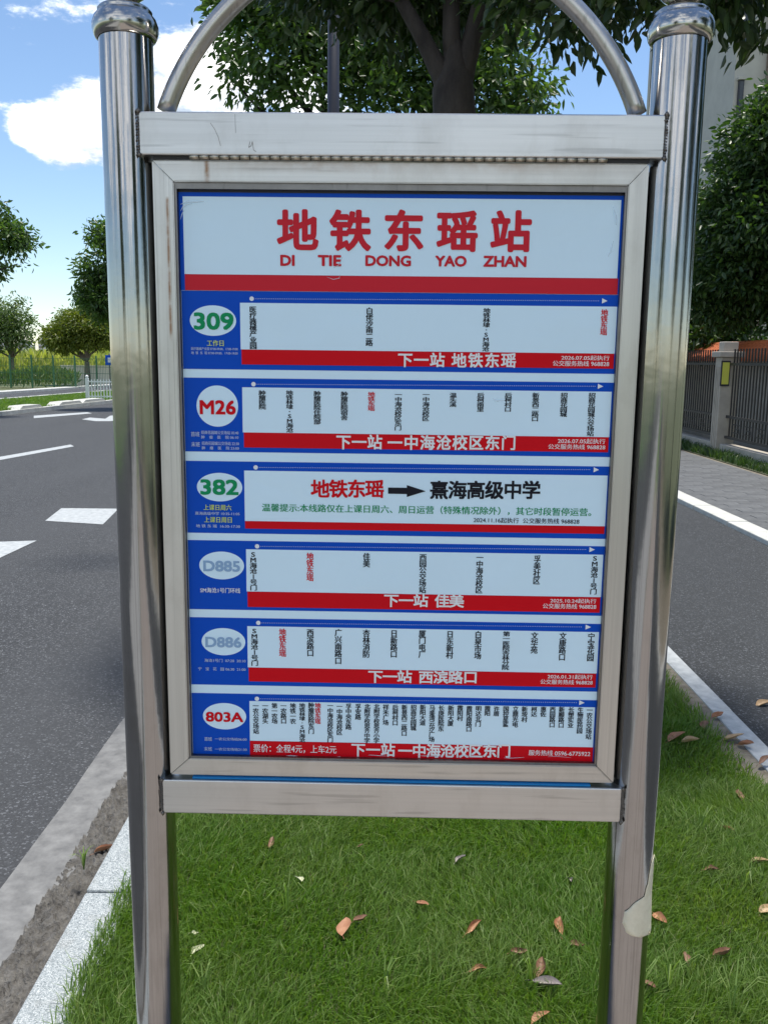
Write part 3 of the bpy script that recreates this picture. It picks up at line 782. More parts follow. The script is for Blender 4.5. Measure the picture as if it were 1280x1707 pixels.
# ------------------------------------------------------------------ building at top right
bx = at(1226, 100, 36).x
bd = empty('apartment_building', (bx, 36, 0)); tag(bd, 'plain grey-beige apartment building rising behind the dark tree at top right', 'building')
MB().box(0, 13, 0, 12, 0, 22).build('wall', M['building'], bd)
MB().box(1.15, 1.55, -.25, -.002, 0, 22).build('pilaster', M['building_trim'], bd)
MB().box(-.12, 13.12, -.14, 12.1, 22.002, 22.6).build('parapet', M['building'], bd)
for lv in range(7):
    z = 1.6 + lv * 2.95
    w_ = MB().box(.14, .34, -.10, -.004, z + .0, z + 1.7); f = w_.build('window', M['dark_metal'], bd)
    MB().box(.18, .30, -.112, -.1005, z + .06, z + 1.64).build('pane', M['glass'], f)
    MB().box(.10, .38, -.16, -.003, z - .10, z - .003).build('sill', M['building'], f)
    MB().box(.10, .38, -.18, -.003, z + 1.703, z + 1.80).build('lintel', M['building'], f)
    for wx in (2.3, 4.9, 7.5, 10.1):
        f = MB().box(wx, wx + 1.6, -.06, -.004, z, z + 1.6).build('window', M['white_metal'], bd)
        for s in (0, 1): MB().box(wx + .06 + s * .77, wx + .77 + s * .77, -.068, -.0605, z + .06, z + 1.54).build('pane', M['glass'], f)
        MB().box(wx - .08, wx + 1.68, -.14, -.003, z - .1, z - .003).build('sill', M['building'], f)

# ------------------------------------------------------------------ iron fence on the right
FX = 6.06
def fence_run(name, label, y0, y1, detail=True):
    t = empty(name, (FX, y0, 0)); tag(t, label, 'fence', 'iron fence runs beside the footpath')
    Ln = y1 - y0
    MB().box(-.10, .14, 0, Ln, -.05, .20, .008).build('plinth', M['wall_paint'], t)
    for z in (.30, .66, .72 + .0, 1.58):
        if z == .72: continue
        MB().box(-.025, .025, 0.0, Ln, z, z + .045).build('rail', M['fence_iron'], t)
    bar = MB().box(-.011, .011, -.011, .011, .346, 1.579).box(-.0112, .0112, -.0112, .0112, 1.626, 1.86).mesh('bar'); bar.materials.append(M['fence_iron'])
    y = .09
    while y < Ln - .03:
        link('bar', bar, None, t, (0, y, 0)); y += .125
    # key-pattern grille between the lower rails
    g_ = MB(); y = .15
    while y < Ln - .5:
        for (a, b, c, d) in ((0, .40, .42, .435), (0, .40, .56, .575), (.0, .015, .42, .575), (.385, .40, .42, .575), (.1, .3, .49, .505), (.1, .115, .42, .49), (.285, .30, .505, .56)):
            g_.box(-.02, -.012, y + a, y + b, c, d)
        y += .5
    g_.build('grille', M['fence_iron'], t)
    return t
py0 = 16.1
names = ['iron fence run nearest the camera at right', 'black iron fence run right of the pale pillar', 'black iron fence run between the pale pillar and the sign pole', 'black iron fence run hidden behind the sign pole', 'furthest iron fence run down the path']
pill_lab = ['pale fence pillar beside the camera, out to the right', 'pale fence pillar between the nearest runs', 'pale stepped fence pillar carrying the yellow reflector plate', 'pale fence pillar hidden behind the right sign pole', 'pale fence pillar far down the path', 'furthest pale fence pillar']
def pillar(y, label, plate=False):
    t = empty('fence_pillar', (FX, y, 0)); tag(t, label, 'pillar', 'fence pillars beside the footpath')
    MB().box(-.16, .16, -.15, .15, -.05, 1.72, .012).build('shaft', M['wall_paint'], t)
    for dy in (-.075, .0, .075): MB().box(-.172, -.1605, dy - .018, dy + .018, .05, 1.55, .003).build('rib', M['wall_paint'], t)
    MB().box(-.22, .22, -.21, .21, 1.721, 1.82, .012).build('cap', M['wall_paint'], t)
    MB().box(-.13, .13, -.12, .12, 1.821, 1.99, .012).build('finial', M['wall_paint'], t)
    if plate:
        q = empty('reflector_plate', (FX - .02, y - .151, 1.24)); tag(q, 'upright yellow reflector plate with a dark rim fixed to the fence pillar', 'reflector')
        MB().box(-.15, .01, -.03, -.001, -.02, .42, .004).build('rim', M['dark_metal'], q)
        MB().box(-.13, -.01, -.036, -.0305, .01, .39).build('panel', M['yellow_plate'], q)
run = 3.7
ys_ = [py0 - 2 * run, py0 - run, py0, py0 + run, py0 + 2 * run, py0 + 3 * run]
for i, y in enumerate(ys_): pillar(y, pill_lab[i], i == 2)
for i in range(5): fence_run('iron_fence', names[i], ys_[i] + .17, ys_[i + 1] - .17)

# low tiled roof just inside the fence
tr = empty('tiled_roof', (6.75, 14.2, 0)); tag(tr, 'low wall top roofed with orange tiles just behind the iron fence', 'tiled wall')
MB().box(.30, .55, 0, 9.0, 0, 1.70).build('wall', M['wall_paint'], tr)
ROOFL = 9.0
tile = MB()
seg = 6
for i in range(seg):
    a0, a1 = math.pi * i / seg, math.pi * (i + 1) / seg
    r = .085
    for (q0, q1) in ((0, 1),):
        p = [(-.02, -math.cos(a0) * r, math.sin(a0) * r), (-.02, -math.cos(a1) * r, math.sin(a1) * r), (.42, -math.cos(a1) * r * .85, .27 + math.sin(a1) * r), (.42, -math.cos(a0) * r * .85, .27 + math.sin(a0) * r)]
        tile.add(p, [(0, 1, 2, 3)], True)
tile.add([(-.02, -.085, 0)] + [(-.02, -math.cos(math.pi * i / seg) * .085, math.sin(math.pi * i / seg) * .085) for i in range(1, seg)] + [(-.02, .085, 0)], [tuple(range(seg, -1, -1))])
tile = tile.mesh('roof_tile'); tile.materials.append(M['tile'])
MB().add([(0, 0, 1.70), (.42, 0, 1.95), (.42, ROOFL, 1.95), (0, ROOFL, 1.70), (0, 0, 1.66), (.42, 0, 1.66), (.42, ROOFL, 1.66), (0, ROOFL, 1.66)],
         [(3, 2, 1, 0), (4, 5, 6, 7), (0, 1, 5, 4), (2, 3, 7, 6), (0, 4, 7, 3), (1, 2, 6, 5)]).build('roof_slope', M['tile'], tr)
y = .1
while y < ROOFL:
    link('roof_tile', tile, None, tr, (0, y, 1.70)); y += .178
MB().tube([(.43, 0, 1.99), (.43, ROOFL, 1.99)], .075, 10).build('ridge', M['tile'], tr)

# lamp post seen through the arch
lp = at(556, 120, 8.5)
lt = empty('lamp_post', (lp.x, 8.5, -.03)); tag(lt, 'dark slim lamp post standing on the median in front of the leafy tree', 'lamp post')
MB().tube([(0, 0, 0), (0, 0, 2.5), (0, 0, 6.5)], [.062, .055, .05], 16).build('pole', M['dark_metal'], lt)
MB().box(-.12, .12, -.12, .12, 0, .03).build('base_plate', M['dark_metal'], lt)
MB().tube([(0, 0, 6.4), (-.4, 0, 6.65), (-1.0, 0, 6.75)], .03, 10).build('arm', M['dark_metal'], lt)
MB().box(-1.5, -.95, -.1, .1, 6.70, 6.80, .02).build('lamp_head', M['dark_metal'], lt)

# ------------------------------------------------------------------ THE BUS STOP SIGN
YAW = math.radians(-1.03)
ORG = Vector((0, 1.5, 0)); U0 = 0.019
ax = Vector((math.cos(YAW), math.sin(YAW), 0)); ay = Vector((-math.sin(YAW), math.cos(YAW), 0))
sign = empty('bus_stop_sign', ORG + ax * U0, YAW)
tag(sign, 'stainless steel bus stop sign with blue and white route panels standing on the lawn', 'bus stop sign')
def B(px, py, dep=0.0):
    """photo point -> (u, z) on the sign plane at depth dep behind the front faces"""
    d = ray(px, py); o = ORG + ax * U0 + ay * dep
    t = (o - CAM).dot(ay) / d.dot(ay); p = CAM + d * t
    return (p - o).dot(ax), p.z
def Bu(px, py, dep=0.0): return B(px, py, dep)[0]
def Bz(px, py, dep=0.0): return B(px, py, dep)[1]

R_P = 0.0425; DP = 0.038                       # pole radius, depth of pole axis behind beam faces
ucl = Bu(210, 55, DP); ucr = Bu(1134, 60, DP)
ucl2 = Bu(266, 1707, DP); ucr2 = Bu(1031, 1707, DP)
uL, uR = (ucl + ucl2) / 2 , (ucr + ucr2) / 2
zcap = (Bz(210, 52, 0) + Bz(1134, 55, 0)) / 2
for u in (uL, uR):
    prof = [(R_P, -.05)] + [(R_P, z) for z in np.linspace(0, zcap, 30)]
    MB().lathe(prof, u, DP, 64).build('pole', M['pole'], sign)
    c = MB(); z0 = zcap
    pr = [(R_P + .001, z0 - .002), (R_P + .0045, z0 - .001), (R_P + .0075, z0 + .004), (R_P + .0095, z0 + .012), (R_P + .0095, z0 + .020), (R_P + .006, z0 + .030),
          (R_P + .001, z0 + .036), (R_P - .001, z0 + .0385), (R_P + .0005, z0 + .041), (R_P - .003, z0 + .045), (R_P - .011, z0 + .049), (R_P - .020, z0 + .052), (.020, z0 + .056)]
    c.lathe(pr, u, DP, 64); c.build('cap', M['cap'], sign)
    bl = []; rb = .047; zc = z0 + .056 + rb - .004
    for i in range(17):
        a = -math.pi / 2 + .35 + (math.pi - .35) * i / 16; bl.append((max(.0005, rb * math.cos(a)), zc + rb * math.sin(a)))
    MB().lathe(bl, u, DP, 64).build('ball', M['cap'], sign)
    # base flange
    MB().lathe([(.09, -.03), (.09, 0.0), (.085, .004), (R_P + .001, .006)], u, DP, 40).build('flange', M['cap'], sign)

# beams
def rect(a, b, c, d, dep):
    """left, top, right, bottom edges from four photo corners tl,tr,br,bl"""
    P = [B(x, y, dep) for x, y in (a, b, c, d)]
    return (P[0][0] + P[3][0]) / 2, (P[1][0] + P[2][0]) / 2, (P[2][1] + P[3][1]) / 2, (P[0][1] + P[1][1]) / 2
bu0, bu1, bz0, bz1 = rect((229, 184), (1110, 192), (1106, 265), (233, 257), 0)
MB().box(bu0, bu1, 0, .045, bz0, bz1, .0022).build('upper_beam', M['beam'], sign)
lu0, lu1, lz0, lz1 = rect((268, 1300), (1038, 1315), (1033, 1372), (273, 1354), 0)
MB().box(lu0, lu1, 0, .05, lz0, lz1, .0022).build('lower_beam', M['beam'], sign)
MB().box(Bu(320, 1302), Bu(985, 1306), .006, .018, lz1 + .0005, lz1 + .0035).build('blue_strip', M['blue_edge'], sign)
def weld(u, z0, z1, side):
    b = MB(); n = int((z1 - z0) / .0042)
    for i in range(n + 1):
        z = z0 + (z1 - z0) * i / n; r = random.uniform(.0014, .0026)
        if i in (0, n): r = .0042
        cx, cy = u + random.uniform(-.0008, .0008), -.0008
        o = len(b.v); ring = []
        for (dx, dy, dz) in ((r, 0, 0), (-r, 0, 0), (0, -r, 0), (0, r, 0), (0, 0, r * 1.3), (0, 0, -r * 1.3)): b.v.append((cx + dx, cy + dy, z + dz))
        for t in ((0, 2, 4), (2, 1, 4), (1, 3, 4), (3, 0, 4), (2, 0, 5), (1, 2, 5), (3, 1, 5), (0, 3, 5)):
            b.f.append(tuple(o + k for k in t)); b.sm.append(True)
    b.build('weld', M['weld'], sign)
weld(bu0, bz0, bz1, -1); weld(bu1, bz0, bz1, 1); weld(lu0, lz0, lz1, -1); weld(lu1, lz0, lz1, 1)
# scratches worn into the upper beam
def scratch(pts, w):
    P = [B(x, y, 0) for x, y in pts]; b = MB()
    for (u0_, z0_), (u1_, z1_) in zip(P[:-1], P[1:]):
        n_ = Vector((-(z1_ - z0_), u1_ - u0_)).normalized() * w
        b.add([(u0_ - n_.x, -.0004, z0_ - n_.y), (u1_ - n_.x, -.0004, z1_ - n_.y), (u1_ + n_.x, -.0004, z1_ + n_.y), (u0_ + n_.x, -.0004, z0_ + n_.y)], [(0, 1, 2, 3)])
    b.build('scratch', M['weld'], sign)
scratch([(351, 205), (358, 215), (364, 228), (368, 243)], .00035)
scratch([(417, 236), (415, 246), (419, 243), (421, 236), (423, 250), (427, 253)], .0004)
scratch([(392, 190), (393, 222)], .00025)
# arch
DA = .024
c0 = B(277, 186, DA); c1 = B(1062, 192, DA); topc = B(668, 306, DA)
cu = (c0[0] + c1[0]) / 2; hw = (c1[0] - c0[0]) / 2; q = B(396, 0, DA)
# circle through the two feet and the measured point
zf = (c0[1] + c1[1]) / 2; du = cu - q[0]; dz = q[1]
zc = (hw ** 2 + zf ** 2 - du ** 2 - dz ** 2) / (2 * (zf - dz)) * 1.0
Rr = math.sqrt(hw ** 2 + (zf - zc) ** 2)
a0 = math.atan2(zf - zc, -hw); a1 = math.atan2(zf - zc, hw)
MB().tube([(cu + Rr * math.cos(a0 + (a1 - a0) * i / 64), DA, zc + Rr * math.sin(a0 + (a1 - a0) * i / 64)) for i in range(65)], .0148, 24).build('arch', M['arch'], sign)

# hinged door frame, mitred
DF = .010
fu0, fu1, fz0, fz1 = rect((252, 264), (1083, 270), (1021, 1306), (285.5, 1291), DF)
iu0, iu1, iz0, iz1 = rect((288, 303), (1046, 308), (996, 1277), (316, 1266), DF)
fz1 = min(fz1, bz0 - .006)
t_ = NT('brushed_door_steel').set(Metallic=1.0)
def door_mat(name, streak, rust):
    t = steel(name, streak, 0.36, (0.60, 0.59, 0.56), 0.06, 0.45)
    # rust runs below the hinge and beside the glass, at fixed places on the door
    sep = t.n.new('ShaderNodeSeparateXYZ'); t.l.new(t.obj, sep.inputs[0])
    total = None
    for (u, z0, z1, w, g) in rust:
        band = t.math('SUBTRACT', 1.0, t.math('DIVIDE', t.math('ABSOLUTE', t.math('SUBTRACT', sep.outputs[0], u)), w), clamp=True)
        vert = t.math('MULTIPLY', t.rng(sep.outputs[2], z0 - .01, z0 + .01), t.rng(sep.outputs[2], z1 + .005, z1 - .002))
        k = t.math('MULTIPLY', t.math('MULTIPLY', band, vert), g)
        total = k if total is None else t.math('MAXIMUM', total, k)
    total = t.math('MULTIPLY', total, t.rng(t.noise(60, 4), .25, .6, .3, 1.2), clamp=True)
    src = t.b.inputs['Base Color'].links[0].from_socket
    t.color(t.mix(total, src, (0.26, 0.13, 0.05, 1)))
    inv = t.math('SUBTRACT', 1.0, t.math('MULTIPLY', total, .7)); t.link(inv, 'Metallic')
    return t.m
rust = [(Bu(343, 285), iz1, fz1, .006, 1.0), (Bu(279, 420), Bz(279, 560), Bz(279, 330), .004, .8), (Bu(540, 275), fz1 - .012, fz1, .3, .35), (Bu(850, 275), fz1 - .010, fz1, .25, .4)]
M['door_h'] = door_mat('door_steel_level', (1.5, 60, 160), rust)
M['door_v'] = door_mat('door_steel_upright', (160, 60, 1.5), rust)
door = MB()
g = .0006
dth = .020
for poly, m_ in (([(fu0, fz1), (fu1, fz1), (iu1, iz1), (iu0, iz1)], 'door_h'), ([(fu0, fz0), (iu0, iz0), (iu1, iz0), (fu1, fz0)], 'door_h'),
                 ([(fu0, fz1), (iu0, iz1), (iu0, iz0), (fu0, fz0)], 'door_v'), ([(fu1, fz1), (fu1, fz0), (iu1, iz0), (iu1, iz1)], 'door_v')):
    cx = sum(p[0] for p in poly) / 4; cz = sum(p[1] for p in poly) / 4
    bm = bmesh.new()
    sh = []
    for (u, z) in poly:
        sh.append((u + g * (1 if u < cx else -1) * (1 if m_ == 'door_h' else 0), z + g * (1 if z < cz else -1) * (1 if m_ == 'door_v' else 0)))
    # bend mitre gap: inset along the mitre
    f_ = [bm.verts.new((u, DF, z)) for u, z in sh]; b_ = [bm.verts.new((u, DF + dth, z)) for u, z in sh]
    bm.faces.new(f_); bm.faces.new(b_[::-1])
    for i in range(4): bm.faces.new((f_[i], b_[i], b_[(i + 1) % 4], f_[(i + 1) % 4]))
    bmesh.ops.recalc_face_normals(bm, faces=bm.faces)
    bmesh.ops.bevel(bm, geom=bm.edges[:], offset=.0014, segments=2, affect='EDGES')
    me = bpy.data.meshes.new('door_rail'); bm.to_mesh(me); bm.free()
    link('door_rail', me, M[m_], sign)
# cabinet behind the door, poster board, gasket
MB().box(fu0 + .006, fu1 - .006, DF + .034, DF + .060, fz0 + .004, fz1 - .004, .002).build('cabinet', M['beam'], sign)
for a in ((iu0 - .004, iu0 + .0035, iz0 - .003, iz1 + .003), (iu1 - .0035, iu1 + .004, iz0 - .003, iz1 + .003), (iu0 + .0036, iu1 - .0036, iz1 - .010, iz1 + .003), (iu0 + .0036, iu1 - .0036, iz0 - .003, iz0 + .003)):
    MB().box(a[0], a[1], DF + .006, DF + .0335, a[2], a[3]).build('inner_lip', M['shaded_lip'], sign)
# piano hinge
hg0, hg1 = Bu(315, 262), Bu(1013, 267); hz = bz0 - .0022; nk = 41
hinge = MB().tube([(hg0, .0035, hz), (hg1, .0035, hz)], .0022, 8).build('hinge', M['weld'], sign)
kw = (hg1 - hg0) / nk
kn = MB().tube([(-kw / 2 + .0007, 0, 0), (kw / 2 - .0007, 0, 0)], .0037, 12).mesh('hinge_knuckle'); kn.materials.append(M['hinge'])
for i in range(nk): link('hinge_knuckle', kn, None, hinge, (hg0 + kw * (i + .5), .0035, hz))
MB().box(bu0 + .02, bu1 - .02, .006, .0095, fz1 + .0003, bz0 + .0).build('hinge_gap', M['gap'], sign)  # near-black strip filling the gap between beam and door

# ---- poster -------------------------------------------------------------
PD = DF + .016                       # depth of the poster face
def PB(px, py): return B(px, py, PD)
pu0, pu1, pz0, pz1 = rect((298, 322), (1041, 325), (993, 1272), (322, 1262), PD)
backing = MB().box(fu0 + .012, fu1 - .012, PD + .002, DF + .033, fz0 + .012, fz1 - .012).build('backing_board', M['dark_metal'], sign)
poster = MB().box(pu0, pu1, PD, PD + .0018, pz0, pz1).build('poster_sheet', M['paper'], sign)
def quad_part(name, u0, u1, z0, z1, lay, mat, parent):
    d = PD - .0004 * lay
    n = max(1, int((u1 - u0) / .02)); k = max(1, int((z1 - z0) / .02))
    me = bpy.data.meshes.new(name)
    me.from_pydata([(u0, d, z0), (u1, d, z0), (u1, d, z1), (u0, d, z1)], [], [(0, 1, 2, 3)]); me.update()
    return link(name, me, mat, parent)
def ellipse(name, cu_, cz_, ru, rz, lay, mat, parent):
    me = bpy.data.meshes.new(name); n = 48
    me.from_pydata([(cu_ + ru * math.cos(2 * math.pi * i / n), PD - .0004 * lay, cz_ + rz * math.sin(2 * math.pi * i / n)) for i in range(n)], [], [tuple(range(n))]); me.update()
    return link(name, me, mat, parent)

# lettering
def text_mesh(s, off):
    cu__ = bpy.data.curves.new('t', 'FONT'); cu__.body = s; cu__.size = 1.0; cu__.offset = 0.0; cu__.resolution_u = 3
    o = bpy.data.objects.new('t', cu__); col.objects.link(o)
    dg = bpy.context.evaluated_depsgraph_get(); dg.update()
    me = bpy.data.meshes.new_from_object(o.evaluated_get(dg))
    n = len(me.vertices); v = np.empty(n * 3, dtype=np.float32); me.vertices.foreach_get('co', v); v = v.reshape(-1, 3)[:, :2].copy()
    f = [tuple(p.vertices) for p in me.polygons]
    bpy.data.objects.remove(o); bpy.data.meshes.remove(me); bpy.data.curves.remove(cu__)
    lo, hi = v.min(0), v.max(0)
    if off > 0:                                    # heavier strokes: the same outline overprinted a hair apart
        e = off * (1.0 if off == .029 else 0.75 if len(s) == 1 else 0.9); vv, ff, n0 = [], [], len(v)
        big8 = [(e * math.cos(k * math.pi / 6), e * math.sin(k * math.pi / 6)) for k in range(12)] + [(0, 0)]
        for j, (a, b) in enumerate(big8 if off > .04 else ((e, 0), (-e, 0), (e * .5, e * .35), (-e * .5, -e * .35), (0, 0)) if off == .029 else ((e, e), (-e, e), (e, -e), (-e, -e), (0, 0)) if off > 0.025 else ((e, 0), (-e, 0), (0, 0))):
            vv.append(np.concatenate([v + np.array([a, b], dtype=np.float32), np.full((n0, 1), j * 1.0, dtype=np.float32)], 1))
            ff += [tuple(i + j * n0 for i in q) for q in f]
        return np.concatenate(vv), ff
    return np.concatenate([v, np.zeros((len(v), 1), dtype=np.float32)], 1), f
cache = {}
def glyph(s, off):
    if (s, off) not in cache: cache[(s, off)] = text_mesh(s, off)
    return cache[(s, off)]
rv, _ = glyph('国', 0.0)
rv = rv[:, :2]; EMC = (rv.min(0) + rv.max(0)) / 2; EMS = (rv.max(0) - rv.min(0)).max()
class Letters:
    def __init__(s, lay=4): s.v, s.f, s.lay = [], [], lay
    def put(s, v, f):
        o = len(s.v); d = PD - .0004 * s.lay
        s.v += [(float(a), d - 2e-5 * float(k), float(b)) for a, b, k in v]; s.f += [tuple(i + o for i in q) for q in f]
    def fit(s, text, x0, y0, x1, y1, off=.018):
        """whole string, its ink box fitted to the photo box"""
        v, f = glyph(text, off); lay = v[:, 2:]; v = v[:, :2]; lo, hi = v.min(0), v.max(0)
        yc, xc = (y0 + y1) / 2, (x0 + x1) / 2
        u0, u1 = PB(x0, yc)[0], PB(x1, yc)[0]; z1_, z0_ = PB(xc, y0)[1], PB(xc, y1)[1]
        w = (v - lo) / (hi - lo) * np.array([u1 - u0, z1_ - z0_]) + np.array([u0, z0_])
        s.put(np.concatenate([w, lay], 1), f)
    def cells(s, text, centres, yc, w, h, off=.03):
        for ch, (px, py) in zip(text, centres):
            if ch == ' ': continue
            v, f = glyph(ch, off); lay = v[:, 2:]; v = v[:, :2]; u, z = PB(px, py)
            ku = abs(PB(px + w / 2, py)[0] - PB(px - w / 2, py)[0]); kz = abs(PB(px, py - h / 2)[1] - PB(px, py + h / 2)[1])
            if ord(ch) > 255 and ch != '·':
                c = EMC; sc = np.array([ku, kz]) / EMS
            else:
                lo, hi = v.min(0), v.max(0); c = (lo + hi) / 2
                if ch == '·': sc = np.array([ku, ku]) / EMS
                else: sc = np.array([ku, kz]) * .86 / (hi - lo); sc[0] = min(sc[0], sc[1] * (1.0 if ch == '1' else 1.35))
            s.put(np.concatenate([(v - c) * sc + np.array([u, z]), lay], 1), f)
    def row(s, text, x0, x1, y0, y1, w=None, off=.03, slope=.012):
        """evenly spaced characters from x0 to x1 (outer edges)"""
        n = len(text); w = w or (x1 - x0) / n
        yc = (y0 + y1) / 2
        cs = [(x0 + w / 2 + (x1 - x0 - w) * i / max(1, n - 1), yc) for i in range(n)]
        s.cells(text, cs, yc, w, y1 - y0, off)
    def column(s, text, x, y0, y1, w=10.5, off=.03):
        n = len(text); pitch = (y1 - y0) / n; h = pitch * .97
        u = PB(x, (y0 + y1) / 2)[0]
        for i, ch in enumerate(text):
            y = y0 + pitch * (i + .5)
            px = x + (x - 535) / 9000.0 * -(y - (y0 + y1) / 2)
            s.cells(ch, [(px, y)], y, w, h, off)
    def build(s, mat, parent, label=None):
        me = bpy.data.meshes.new('lettering'); me.from_pydata(s.v, [], s.f); me.update()
        o = link('lettering', me, M[mat], parent)
        o['kind'] = 'stuff'
        return o

def edge_l(y): return 298 + 24 * (y - 322) / 940
def edge_r(y): return 1041 - 48 * (y - 325) / 947
# title panel
tz0 = (PB(309, 485)[1] + PB(1030, 490)[1]) / 2
title = quad_part('title_panel', pu0, pu1, tz0, pz1, 1, M['blue'], sign)
wz0 = (PB(305, 458)[1] + PB(1030, 463)[1]) / 2; wz1 = (PB(305, 329)[1] + PB(1034, 332)[1]) / 2
quad_part('title_field', Bu(305, 330, PD), Bu(1035, 332, PD), wz0, wz1, 2, M['paper'], title)
quad_part('red_band', Bu(309, 470, PD), Bu(1029, 475, PD), tz0, wz0 - .0002, 3, M['red_dull'], title)
t = Letters()
for ch, x in zip('地铁东瑶站', (496.5, 584, 673, 762, 851)): t.cells(ch, [(x, 385.5 + (x - 496) * .005)], 0, 61, 62, .045)
t.build('red_dull', title)
t = Letters()
for s_, a, b in (('DI', 467.5, 491.5), ('TIE', 530, 569), ('DONG', 609, 685), ('YAO', 725, 777.5), ('ZHAN', 805, 877)):
    t.fit(' '.join(s_) if False else s_, a, 425 + (a - 467) * .005, b, 443.5 + (a - 467) * .005, .045)
t.build('red_dull', title)

